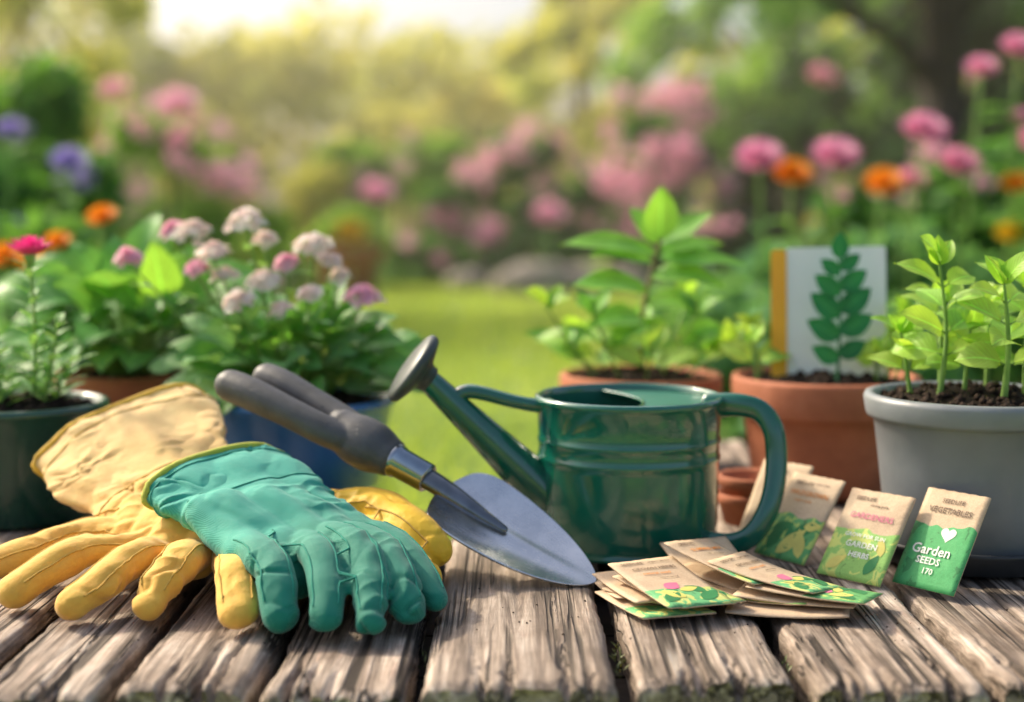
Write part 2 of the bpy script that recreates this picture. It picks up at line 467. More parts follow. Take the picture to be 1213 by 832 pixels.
def pot(parent, c, r, h, mat, base_r=None, rim_h=0.0, z0=0.0, rim_out=0.006, wob=0.0):
    br = base_r or r*0.78
    mb = MB(); P = [(0.001, 0.0), (br-.004, 0.0), (br, .003)]
    if rim_h > 0:
        rb = br+(r-rim_out-br)*(1-rim_h/h)
        for t in (.33, .66): P.append((br+(rb-br)*t, (h-rim_h)*t))
        P += [(rb, h-rim_h-.001), (rb+.001, h-rim_h), (r-.001, h-rim_h+.001), (r, h-rim_h+.004), (r+.002, h-.004), (r+.0005, h), (r-.004, h+.001), (r-.008, h-.001)]
    else:
        P += [(br+(r-.003-br)*.5, h*.5), (r-.0035, h-.009), (r, h-.007), (r+.002, h-.004), (r, h), (r-.003, h+.001), (r-.006, h-.002)]
    P += [(r-.011, h-.02), (r-.014, h-.035)]
    lathe(mb, P, (c[0], c[1], z0), 72, wob=wob)
    return mb.build('pot', [mat], parent)

g_green = group('potted_magenta_flower', (-.475, 1.36, 0))
pot(g_green, (-.475, 1.36), .083, .112, M_GREENPOT, .066)
soil(g_green, (-.475, 1.36), .075, .103, 1)
g_tl = group('potted_leafy_plant', (-.445, 1.66, 0))
pot(g_tl, (-.445, 1.66), .088, .108, M_TERRA, .066, .03)
soil(g_tl, (-.445, 1.66), .077, .093, 2)
g_blue = group('potted_white_flowers', (-.228, 1.52, 0))
pot(g_blue, (-.228, 1.52), .102, .096, M_BLUEPOT, .084)
soil(g_blue, (-.228, 1.52), .093, .086, 3)
g_ct = group('potted_green_plant', (.1485, 1.63, 0))
pot(g_ct, (.1485, 1.63), .092, .108, M_TERRA, .07, .034)
soil(g_ct, (.1485, 1.63), .082, .098, 4)
g_rt = group('terracotta_pot_with_plants', (.333, 1.5, 0))
pot(g_rt, (.333, 1.5), .0975, .121, M_TERRA2, .074, .038)
soil(g_rt, (.333, 1.5), .087, .112, 5)
g_gp = group('grey_pot_with_seedlings', (.394, 1.2, 0))
pot(g_gp, (.394, 1.2), .0905, .130, M_GRAYPOT, .070, .020, z0=.010, rim_out=.0045)
mb = MB(); lathe(mb, [(0.001, 0), (.076, 0), (.080, .002), (.087, .017), (.088, .020), (.0855, .0205), (.078, .005), (.001, .004)], (.394, 1.2, 0), 72)
mb.build('saucer', [M_SAUCER], g_gp)
soil(g_gp, (.394, 1.2), .0825, .131, 6)
g_sp = group('stacked_terracotta_pots', (.228, 1.335, 0))
for k in range(2):
    mb = MB(); z = .0+k*.017
    lathe(mb, [(0.001, z), (.026, z), (.031, z+.018), (.033, z+.019), (.034, z+.027), (.032, z+.029), (.029, z+.026), (.025, z+.005), (.001, z+.004)], (.228+k*.0015, 1.335, 0), 40)
    mb.build('small_pot_%d' % (k+1), [M_TERRA2], g_sp)

# ------------------------------------------------------------------ plants on the table
def stem(mb, p0, p1, r0=.0022, r1=.0012, bow=(0, 0, 0), m=0):
    p0, p1 = V(p0), V(p1); mid = (p0+p1)/2 + V(bow)
    sweep(mb, [p0, mid, p1], [r0, (r0+r1)/2, r1], seg=7, sub=4, m=m)
    return mid

def umbel(mb, c, nrm, R, n, m, fs=.006, mp=1):
    nrm = V(nrm).normalized(); c = V(c)
    t1 = nrm.orthogonal().normalized(); t2 = nrm.cross(t1)
    for k in range(n):
        rr = math.sqrt((k+.5)/n)*random.uniform(.85, 1.18); a = k*2.39996
        d = (t1*math.cos(a)*rr + t2*math.sin(a)*rr)
        p = c + d*R + nrm*(R*.55*(1-rr*rr)) + V([random.uniform(-1, 1)*R*.16 for _ in range(3)])
        fn = (nrm + d*0.9 + V([random.uniform(-.5, .5) for _ in range(3)])).normalized(); u = fn.orthogonal().normalized(); v_ = fn.cross(u); rv = random.random()**1.6
        a0 = random.uniform(0, 6)
        for q in range(5):
            b = a0+q*1.2566
            dd = u*math.cos(b)+v_*math.sin(b)
            s = V(fn.cross(dd))
            f = fs*random.uniform(.8, 1.25)
            i0 = mb.vert(p, (.5, 0), rv); i1 = mb.vert(p+dd*f*.6+s*f*.36+fn*f*.25, (0, .5), rv)
            i2 = mb.vert(p+dd*f+fn*f*.15, (.5, 1), rv); i3 = mb.vert(p+dd*f*.6-s*f*.36+fn*f*.25, (1, .5), rv)
            mb.face((i0, i3, i2, i1), m)
        if k % 3 == 0:
            q0 = c - nrm*R*.5
            sweep(mb, [q0, p-fn*.001], [.0007, .0006], seg=4, cap='none', sub=1, m=mp)

def upv(): return (random.uniform(-.35, .35), -.55+random.uniform(-.4, .3), .8)
def pairs_plant(mb, base, tip, nn, L, W, bow=(0, 0, 0), ms=0, ml=1, start=.25, r0=.0024, spread=.9, top=True, lf=.3):
    base, tip = V(base), V(tip); mid = (base+tip)/2+V(bow)
    path, _ = catmull([base, mid, tip], [0, 0, 0], 10)
    sweep(mb, path, [r0 + (0.0011-r0)*i/(len(path)-1) for i in range(len(path))], seg=8, sub=1, m=ms)
    a = random.uniform(-.5, .5)
    for k in range(nn):
        t = start + (1-start)*k/max(nn-1, 1)
        p = path[min(int(t*(len(path)-1)), len(path)-1)]
        s = 1 - .45*abs(t-.55) if not top else 1 - 0.3*t*t
        for q in (0, math.pi):
            d = V((math.cos(a+q)*spread, math.sin(a+q)*spread, random.uniform(.15, .5)+.45*t))
            d.normalize()
            pe = p + d*L*.14
            sweep(mb, [p, pe], [.0009, .0007], seg=5, sub=1, m=ms)
            leaf(mb, pe, d, L*s*random.uniform(.8, 1.2), W*s*random.uniform(.8, 1.15), bend=random.uniform(.2, 1.1), fold=lf, m=ml, up=upv())
        a += 1.25+random.uniform(-.4, .4)
    if top:
        for q in range(3):
            aa = random.uniform(0, 6.28)
            leaf(mb, tip, (math.cos(aa)*.5, math.sin(aa)*.5, 1), L*.6, W*.55, bend=.4, fold=.4, m=ml, up=upv())

# centre plant
mb = MB(); cx, cy, sz = .1485, 1.63, .104
tipc = V((.168, 1.62, .262))
path, _ = catmull([(.150, 1.63, sz), (.148, 1.625, .17), tipc], [0]*3, 8)
sweep(mb, path, [.0046-.0026*i/(len(path)-1) for i in range(len(path))], seg=8, sub=1, m=2)
FU = (0, -.55, .8)
for (b, d, L, W, bend) in (
    ((.168, 1.62, .262), (.02, -.05, 1), .062, .040, -.15),
    ((.164, 1.62, .246), (-1, -.25, .40), .112, .036, .60),
    ((.168, 1.62, .255), (.85, -.1, .70), .072, .034, .3),
    ((.164, 1.62, .242), (1, -.3, .05), .102, .034, .25),
    ((.164, 1.62, .250), (1, .2, .32), .085, .032, .5),
    ((.160, 1.62, .235), (-.8, -.5, .55), .078, .036, .9),
    ((.158, 1.62, .222), (.8, -.5, .22), .088, .038, .8),
    ((.166, 1.62, .257), (-.5, .3, .9), .058, .030, .4),
    ((.153, 1.62, .205), (-.95, -.3, .35), .088, .040, .6),
    ((.150, 1.62, .188), (.95, -.1, .25), .086, .040, .7),
    ((.150, 1.62, .172), (-.8, -.6, .3), .074, .040, .9)):
    leaf(mb, b, d, L, W, bend=bend, fold=.25, m=1, ns=9, up=FU)
for k in range(10):
    a = k*.65+.2; rr = random.uniform(.02, .055)
    bx, by = cx+rr*math.cos(a), cy+rr*math.sin(a)*.8
    out = V((math.cos(a)*.060, math.sin(a)*.04, 0))
    pairs_plant(mb, (bx, by, sz-.005), V((bx, by, sz+random.uniform(.03, .09)))+out, 2, .058, .034, ms=0, ml=1+2*(k % 2), start=.5, r0=.0018)
mb.build('plant', [M_STEM, L_LIGHT, M_STEMB, L_LIME], g_ct)

mb = MB()
pairs_plant(mb, (.385, 1.475, .112), (.392, 1.46, .168), 2, .040, .028, ms=0, ml=1, start=.55, bow=(.008, 0, 0))
pairs_plant(mb, (.405, 1.47, .112), (.405, 1.455, .190), 3, .038, .027, ms=0, ml=1, start=.5, bow=(.008, 0, 0))
pairs_plant(mb, (.405, 1.50, .112), (.42, 1.49, .17), 3, .036, .025, ms=0, ml=1, start=.4)
pairs_plant(mb, (.380, 1.47, .112), (.376, 1.46, .15), 2, .03, .022, ms=0, ml=1, start=.6)
pairs_plant(mb, (.262, 1.50, .11), (.254, 1.50, .155), 2, .042, .032, ms=0, ml=1, start=.5)
pairs_plant(mb, (.275, 1.54, .11), (.262, 1.55, .165), 2, .036, .028, ms=0, ml=1, start=.5)
mb.build('seedlings', [M_STEM, L_LIME], g_rt)
mb = MB()
pairs_plant(mb, (.360, 1.19, .135), (.356, 1.185, .250), 5, .044, .030, ms=0, ml=1, start=.35, bow=(.006, 0, .0), r0=.0028, lf=.25)
pairs_plant(mb, (.404, 1.16, .135), (.398, 1.15, .236), 5, .048, .032, ms=0, ml=1, start=.35, bow=(.004, 0, .0), r0=.0032, lf=.25)
pairs_plant(mb, (.440, 1.21, .135), (.446, 1.21, .225), 4, .046, .032, ms=0, ml=1, start=.35, bow=(-.004, 0, .0), r0=.0026)
pairs_plant(mb, (.384, 1.20, .135), (.388, 1.20, .195), 3, .040, .028, ms=0, ml=1, start=.45)
pairs_plant(mb, (.345, 1.22, .135), (.335, 1.22, .190), 3, .034, .025, ms=0, ml=1, start=.4)
pairs_plant(mb, (.42, 1.25, .135), (.42, 1.25, .21), 4, .042, .030, ms=0, ml=1, start=.4)
pairs_plant(mb, (.376, 1.24, .135), (.378, 1.25, .215), 4, .042, .030, ms=0, ml=1, start=.4)
mb.build('seedlings', [M_STEM, L_LIME], g_gp)

# magenta flower plant
mb = MB()
def needle_stem(b, t, n, L=.018, W=.005):
    b, t = V(b), V(t)
    sweep(mb, [b, (b+t)/2+V((random.uniform(-.004, .004), 0, 0)), t], [.002, .0017, .0013], seg=6, m=0)
    for k in range(n):
        f = .1+.88*k/n; p = b.lerp(t, f); a = k*2.4
        leaf(mb, p, (math.cos(a), math.sin(a), .7), L*random.uniform(.8, 1.3)*(1.25-.5*f), W, bend=.4, fold=.2, m=1, ns=4)
fl = V((-.452, 1.335, .250))
needle_stem((-.460, 1.355, .105), fl, 26, .028, .0085)
for (x, y, zt) in ((-.500, 1.36, .185), (-.485, 1.33, .165), (-.445, 1.37, .155), (-.430, 1.345, .195), (-.515, 1.34, .205), (-.425, 1.37, .155)):
    needle_stem((x*.6-.19, y, .103), (x, y, zt), 20, .030, .009)
for ring_, n in ((1, 18), (.75, 15), (.5, 11), (.25, 7)):
    for k in range(n):
        a = k*6.283/n+ring_*3
        leaf(mb, fl+V((0, 0, .002)), (math.cos(a)*ring_, math.sin(a)*ring_-.15, .35+.9*(1-ring_)), .026*(.7+.3*ring_), .0085, bend=-.35, fold=.3, m=2, ns=4)
sweep(mb, [fl+V((0, 0, -.006)), fl+V((0, 0, .003))], [.003, .006], seg=10, sub=1, m=0)
mb.build('plant', [M_STEM, L_SAGE, P_MAG], g_green)

def leafy_dome(mb, c, rx, ry, rz, n, L, W, ml, base, ms=0):
    base = V(base)
    for k in range(n):
        u = random.random(); a = random.uniform(0, 6.283); ph = math.acos(1-u*1.05 if u < .95 else 0)
        s = random.uniform(.55, 1.0)
        d = V((math.cos(a)*math.sin(ph), math.sin(a)*math.sin(ph), math.cos(ph)))
        p = V(c)+V((d.x*rx, d.y*ry, d.z*rz))*s
        dd = V((d.x, d.y, max(d.z, 0)*.5+.25)).normalized()
        q = p-dd*L*.25
        sweep(mb, [base+V((d.x*.03, d.y*.03, 0)), (base+q)/2+V((0, 0, .01)), q], [.0016, .0013, .001], seg=5, sub=3, cap='none', m=ms)
        sc = random.uniform(.7, 1.2)
        leaf(mb, q, dd, L*sc, W*sc, bend=random.uniform(.5, 1.3), fold=.2, m=ml, p=.62, ns=6, up=upv())
mb = MB()
leafy_dome(mb, (-.225, 1.52, .112), .125, .10, .088, 110, .056, .038, 1, (-.228, 1.52, .09))
leafy_dome(mb, (-.255, 1.50, .112), .13, .09, .095, 45, .050, .034, 4, (-.228, 1.52, .09))
heads = [(-.279, 1.50, .284, .018, 2), (-.340, 1.52, .272, .017, 2), (-.362, 1.53, .274, .012, 3), (-.209, 1.50, .258, .017, 2), (-.308, 1.47, .252, .014, 2), (-.256, 1.46, .222, .015, 2), (-.155, 1.47, .206, .017, 3),
         (-.403, 1.50, .246, .012, 3), (-.276, 1.43, .204, .013, 2), (-.238, 1.50, .240, .010, 3), (-.190, 1.49, .242, .010, 2), (-.30, 1.48, .228, .010, 2), (-.207, 1.45, .210, .010, 2), (-.265, 1.53, .264, .010, 2), (-.182, 1.50, .226, .009, 2), (-.235, 1.44, .195, .009, 2), (-.325, 1.47, .235, .009, 3)]
for (x, y, z, R, mm) in heads:
    stem(mb, (-.23+(x+.23)*.35, 1.52+(y-1.52)*.4, .09), (x, y, z-R*.5), .0019, .0012, (0, 0, .01))
    umbel(mb, (x, y, z), (random.uniform(-.25, .25), -.45, 1), R, int(14+R*1000), mm, .0068, 0)
    leaf(mb, (x, y, z-.03), (random.uniform(-1, 1), -.5, .3), .034, .014, m=4)
mb.build('plant', [M_STEM, L_MID, P_WHITE, P_PALE, L_SAGE], g_blue)
mb = MB()
leafy_dome(mb, (-.44, 1.66, .135), .15, .11, .115, 95, .070, .050, 1, (-.445, 1.66, .095))
leafy_dome(mb, (-.40, 1.63, .135), .13, .09, .10, 35, .060, .042, 2, (-.445, 1.66, .095))
mb.build('plant', [M_STEM, L_MID, L_LIGHT], g_tl)

# booklet in the pot
g_bk = group('plant_care_booklet', (.325, 1.49, .11))
M_WHITE = simple('booklet_paper', (0.90, 0.90, 0.88), (0.86, 0.86, 0.84), 12, 0.55)
M_ORANGE = simple('booklet_orange', (0.97, 0.48, 0.02), (0.95, 0.43, 0.02), 12, 0.5)
M_PAGE = simple('booklet_pages', (0.6, 0.57, 0.5), (0.42, 0.4, 0.35), 300, 0.8)
Rb = Matrix.Translation((.337, 1.49, .100)) @ Matrix.Rotation(math.radians(-12), 4, 'Z') @ Matrix.Rotation(math.radians(-9), 4, 'X') @ Matrix.Rotation(math.radians(-1.5), 4, 'Y')
def rbox(mb, a, b, m, bev=.0012):
    x0, y0, z0 = a; x1, y1, z1 = b
    pts = []
    rc = min(.004, (x1-x0)*.45)
    for (cx_, cz_, a0) in ((x1-rc, z0+rc, -90), (x1-rc, z1-rc, 0), (x0+rc, z1-rc, 90), (x0+rc, z0+rc, 180)):
        for q in range(4):
            an = math.radians(a0+q*30); pts.append((cx_+rc*math.cos(an), cz_+rc*math.sin(an)))
    f = [mb.vert((p[0], y0, p[1])) for p in pts]; g = [mb.vert((p[0], y1, p[1])) for p in pts]
    mb.face(f, m); mb.face(list(reversed(g)), m)
    n = len(pts)
    for k in range(n): mb.face((f[k], g[k], g[(k+1) % n], f[(k+1) % n]), m)
mb = MB()
rbox(mb, (-.046, -.006, 0), (.057, -.0045, .158), 0)
rbox(mb, (-.044, -.0043, .002), (.054, .0043, .155), 2)
rbox(mb, (-.046, .0045, 0), (.057, .006, .158), 0)
ob = mb.build('cover_and_pages', [M_WHITE, M_ORANGE, M_PAGE], g_bk, False)
ob.data.transform(Rb)
mb = MB()
rbox(mb, (-.062, -.0072, 0), (-.0455, .0065, .156), 1)
ob = mb.build('orange_spine', [M_WHITE, M_ORANGE, M_PAGE], g_bk, False); ob.data.transform(Rb)
g_sprig = group('leafy_sprig', (.338, 1.46, .11))
mb = MB()
bx = .338
sp = [(bx-.004, 1.452, .112), (bx, 1.462, .18), (bx+.001, 1.474, .245)]
path, _ = catmull(sp, [0]*3, 10)
sweep(mb, path, [.0021-.001*i/(len(path)-1) for i in range(len(path))], seg=8, sub=1, m=0)
for k, t in enumerate((.26, .42, .58, .74, .88)):
    p = path[int(t*(len(path)-1))]
    for s in (-1, 1):
        Lf = (.032, .039, .040, .034, .026)[k]
        leaf(mb, p+V((0, -.001, .004 if s > 0 else -.001)), (s*.9, -.08, .72 if k > 1 else .5), Lf, Lf*.62, bend=.1, fold=.12, m=1, up=(0, -1, .15), r=random.random(), p=.8)
leaf(mb, path[-1], (.02, 0, 1), .029, .019, bend=.05, fold=.12, m=1, up=(0, -1, 0), p=.8)
mb.build('sprig', [simple('dark_stem', (.02, .15, .05), None, 40, .5), L_DARK], g_sprig)

# ------------------------------------------------------------------ watering can
g_can = group('watering_can', (.1025, 1.24, 0))
mb = MB(); C = (.1025, 1.24, 0)
R0 = .0785
P = [(.001, .0015), (R0-.004, .0015), (R0-.001, .0005), (R0+.0012, .002), (R0+.0012, .0045), (R0-.0005, .006), (R0, .010), (R0+.0008, .05), (R0+.001, .074)]
for zc in (.0815, .0970):
    P += [(R0+.0012, zc-.0034), (R0+.0021, zc-.0016), (R0+.0024, zc), (R0+.0021, zc+.0016), (R0+.0012, zc+.0034)]
P += [(R0+.0018, .108), (R0+.0022, .127), (R0+.0038, .129), (R0+.0046, .1315), (R0+.0038, .134), (R0+.0015, .135), (R0-.0002, .1335), (R0-.0006, .128)]
lathe(mb, P, C, 96)
mb.build('body', [M_CAN], g_can)
mb = MB(); lathe(mb, [(R0-.0006, .128), (R0-.0012, .06), (R0-.002, .005), (.001, .004)], C, 96)
mb.build('inner_wall', [M_CANIN], g_can)
mb = MB(); rl = R0-.0006; zl = .1285
arc = [(math.radians(a)) for a in np.linspace(-97, 104, 40)]
A = [V((C[0]+rl*math.cos(a), C[1]+rl*math.sin(a), zl)) for a in arc]
cen = mb.vert((C[0]+.04, C[1], zl+.0010), (0, 0), .5)
A0, A1 = A[-1], A[0]
chord = []
for k in range(1, 16):
    t = k/16; p = A0.lerp(A1, t); p = p + V((.026*math.sin(math.pi*t), 0, 0))
    chord.append(p)
loop = A+chord
ids = [mb.vert(p, (0, 0), .5) for p in loop]
for k in range(len(ids)): mb.face((ids[k], ids[(k+1) % len(ids)], cen))
lidm = mb.build('half_cover', [M_CANIN], g_can)
mb = MB(); sweep(mb, [A0]+chord+[A1], [.0016]*17, seg=8, sub=1, cap='none'); mb.build('cover_lip', [M_CAN], g_can)
mb = MB()
s0 = V((.048, 1.232, .030)); s1 = V((-.074, 1.215, .152))
sd_ = (s1-s0).normalized()
sweep(mb, [s0, s0.lerp(s1, .33), s0.lerp(s1, .66), s1, s1+sd_*.006], [.0235, .0185, .0138, .0100, .0098], seg=28, fz=1.0, sub=5)
mb.build('spout', [M_CAN], g_can)
mb = MB()
e = s1+sd_*.003
def axial(mb, o, d, prof, seg=48, m=0):
    u = d.orthogonal().normalized(); v_ = d.cross(u); rings = []
    for (r, h) in prof:
        rings.append([mb.vert(o+d*h+u*(r*math.cos(2*math.pi*k/seg))+v_*(r*math.sin(2*math.pi*k/seg)), (k/seg, h)) for k in range(seg)])
    for i in range(len(rings)-1):
        for k in range(seg): mb.face((rings[i][k], rings[i][(k+1) % seg], rings[i+1][(k+1) % seg], rings[i+1][k]), m)
rdir = (sd_+V((-.12, -.02, -.10))).normalized()
axial(mb, e, rdir, [(.0098, -.008), (.0118, -.007), (.0122, -.003), (.014, .000), (.024, .0035), (.0318, .0065), (.0335, .009), (.0338, .0115), (.0328, .0140), (.0305, .0155), (.020, .0175), (.010, .0185), (.0005, .0188)])
mb.build('rose', [M_ROSE], g_can)
mb = MB()
br0 = s0.lerp(s1, .80)+V((0, 0, .006)); 
sweep(mb, [br0+V((-.004, 0, -.004)), br0+V((.012, .002, .006)), (.000, 1.222, .131), (.018, 1.226, .127), (.032, 1.23, .1255)], [.0080, .0076, .0072, .0074, .0080], seg=16, fx=1.1, fz=.85, sub=5)
mb.build('brace', [M_CAN], g_can)
mb = MB()
hp = [(.172, 1.232, .1255), (.196, 1.222, .1275), (.214, 1.216, .123), (.2245, 1.210, .108), (.227, 1.206, .085), (.2245, 1.200, .060), (.217, 1.194, .038), (.204, 1.192, .019), (.186, 1.197, .0105), (.165, 1.205, .0105)]
sweep(mb, hp, [.0082, .0076]+[.0070]*6+[.0074, .0080], seg=20, fx=1.35, fz=.80, up=(0, -1, .0), sub=6)
mb.build('handle', [M_CAN], g_can)

# ------------------------------------------------------------------ trowel
g_tr = group('garden_trowel', (-.06, 1.17, .05))
tip = V((.066, 1.100, .0035)); end = V((-.238, 1.252, .143))
ax = (end-tip).normalized()
n0 = V((.2, -.55, .8)); n0 = (n0-ax*n0.dot(ax)).normalized(); wv = ax.cross(n0)*-1
if wv.z < 0: wv = -wv
MT = Matrix((( ax.x, wv.x, n0.x, tip.x), (ax.y, wv.y, n0.y, tip.y), (ax.z, wv.z, n0.z, tip.z), (0, 0, 0, 1)))
prof = [(0, .0), (.002, .0050), (.006, .0095), (.013, .0150), (.024, .0215), (.040, .0285), (.060, .0345), (.082, .0385), (.105, .0405), (.122, .0405), (.134, .0378), (.142, .033), (.148, .024), (.152, .014), (.154, .006)]
mb = MB(); rows = []; NJ = 16
for (s, hw) in prof:
    ids = []
    for j in range(NJ+1):
        t = j/NJ*2-1; y = hw*t
        z = 6.5*y*y*(0.7+s*3) + .004*math.sin(min(s/.15, 1)*math.pi)*-1
        z += .0028*math.exp(-(y/.006)**2)*min(s/.1, 1)
        ids.append(mb.vert((s, y, z), (j/NJ, s*6)))
    rows.append(ids)
for i in range(len(rows)-1):
    for j in range(NJ): mb.face((rows[i][j], rows[i][j+1], rows[i+1][j+1], rows[i+1][j]))
ob = mb.build('blade', [M_STEEL], g_tr); ob.data.transform(MT)
md = ob.modifiers.new('sub', 'SUBSURF'); md.levels = 2; md.render_levels = 2
md = ob.modifiers.new('sol', 'SOLIDIFY'); md.thickness = .0018; md.offset = -1
mb = MB()
sweep(mb, [(.088, 0, .001), (.11, 0, .003), (.135, 0, .0062), (.155, 0, .0082), (.175, 0, .009)], [.0035, .0065, .0088, .0098, .0105], seg=24, fz=.75, sub=5)
ob = mb.build('tang', [M_DSTEEL], g_tr); ob.data.transform(MT)
mb = MB()
axial(mb, V((.165, 0, .009)), V((1, 0, 0)), [(.0, 0), (.0115, 0), (.0125, .001), (.0130, .03), (.0142, .031), (.0146, .034), (.0142, .037), (.0135, .038), (.0142, .048), (.0, .049)], 40)
ob = mb.build('ferrule', [simple('ferrule_steel', (.42, .44, .47), (.34, .36, .38), 40, .2, 1.0)], g_tr); ob.data.transform(MT)
mb = MB()
sweep(mb, [(.208, 0, .009), (.222, 0, .009), (.240, 0, .009), (.256, 0, .010)], [.0165, .0205, .0205, .0165], seg=24, fx=1.12, sub=4)
sweep(mb, [(.235, -.008, .012), (.262, -.0145, .014), (.30, -.0175, .015), (.340, -.0185, .013), (.366, -.0185, .009)], [.0125, .0132, .0132, .0145, .0142], seg=20, sub=4)
sweep(mb, [(.235, .008, .008), (.262, .0125, .007), (.30, .0155, .006), (.335, .0175, .004), (.356, .0185, .001)], [.0125, .0130, .0125, .0138, .0135], seg=20, sub=4)
def remesh(ob, vox, sm=4, fac=.5):
    md = ob.modifiers.new('r', 'REMESH'); md.mode = 'VOXEL'; md.voxel_size = vox; md.use_smooth_shade = True
    md2 = ob.modifiers.new('s', 'SMOOTH'); md2.iterations = sm; md2.factor = fac
    bpy.context.view_layer.update()
    dg = bpy.context.evaluated_depsgraph_get()
    me = bpy.data.meshes.new_from_object(ob.evaluated_get(dg))
    mats = [m for m in ob.data.materials]
    ob.modifiers.clear(); ob.data = me
    me.materials.clear()
    for m in mats: me.materials.append(m)
    me.polygons.foreach_set('use_smooth', [True]*len(me.polygons))
    return ob
ob = mb.build('rubber_grip', [M_RUB], g_tr); remesh(ob, .0014, 3); ob.data.transform(MT)

# ------------------------------------------------------------------ gloves
def fabric(name, stops, weave, wscale, rough, sheen, mott=.3):
    m, nt, b, o = newmat(name)
    at = nd(nt, 'ShaderNodeAttribute', attribute_name='rnd')
    nz = noise_(nt, 28, 5, .6)
    f = math_(nt, 'ADD', at.outputs['Fac'], math_(nt, 'MULTIPLY', math_(nt, 'SUBTRACT', nz, .5), .30))
    col = ramp(nt, f, stops)
    col = mixc(nt, mott, col, ramp(nt, noise_(nt, 60, 5, .65), [(.3, (.32, .32, .32)), (.7, (.66, .66, .66))]), 'OVERLAY')
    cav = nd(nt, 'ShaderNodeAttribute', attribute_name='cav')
    col = mixc(nt, math_(nt, 'MULTIPLY', cav.outputs['Fac'], .35), col, mixc(nt, 1.0, col, (.6, .5, .42), 'MULTIPLY'))  # shade in the wrinkle creases, painted into the colour
    if weave:
        tc = nd(nt, 'ShaderNodeTexCoord')
        hs = []
        for rot in ((0, 0, .6), (0, .3, 2.2)):
            mp = nd(nt, 'ShaderNodeMapping'); mp.inputs['Rotation'].default_value = rot
            nt.links.new(tc.outputs['Object'], mp.inputs[0])
            wv_ = nd(nt, 'ShaderNodeTexWave'); wv_.inputs['Scale'].default_value = wscale; wv_.inputs['Distortion'].default_value = 1.0
            nt.links.new(mp.outputs[0], wv_.inputs[0]); hs.append(wv_.outputs['Fac'])
        h = math_(nt, 'MULTIPLY', hs[0], hs[1])
        col = mixc(nt, .45, col, ramp(nt, h, [(0, (.28, .28, .28)), (.6, (.66, .66, .66))]), 'OVERLAY')
        p = bump(nt, b, h, .45, .0006)
        bump(nt, b, noise_(nt, 80, 5, .6), .4, .002, p)
    else:
        p = bump(nt, b, noise_(nt, 480, 3, .7), .4, .0007)
        bump(nt, b, noise_(nt, 80, 6, .68), .55, .0022, p)
    nt.links.new(col, b.inputs['Base Color'])
    b.inputs['Roughness'].default_value = rough; b.inputs['Sheen Weight'].default_value = sheen
    b.inputs['Specular IOR Level'].default_value = .3
    return m
M_TAN = fabric('tan_leather', [(0, (.78, .54, .22)), (.36, (.77, .51, .18)), (.54, (.78, .47, .10)), (1, (.78, .45, .07))], False, 0, .75, .25, .35)
M_YEL = fabric('yellow_rubberised_cloth', [(0, (.82, .50, .035)), (1, (.84, .52, .03))], False, 0, .5, .1, .15)
M_TEAL = fabric('teal_knit', [(0, (.045, .44, .33)), (.5, (.032, .38, .275)), (.62, (.012, .27, .185)), (1, (.006, .22, .148))], True, 330, .7, .25, .25)
M_BIND = simple('olive_binding', (.46, .50, .07), (.37, .41, .05), 150, .8, 0, .5, 600)
M_TANB = simple('yellow_binding', (.80, .50, .05), (.68, .40, .035), 150, .7, 0, .5, 600)
M_SEAMT = simple('teal_seam', (.014, .27, .19), None, 300, .8, 0, .5, 900)
M_SEAMY = simple('ochre_seam', (.66, .40, .07), None, 300, .8, 0, .5, 900)

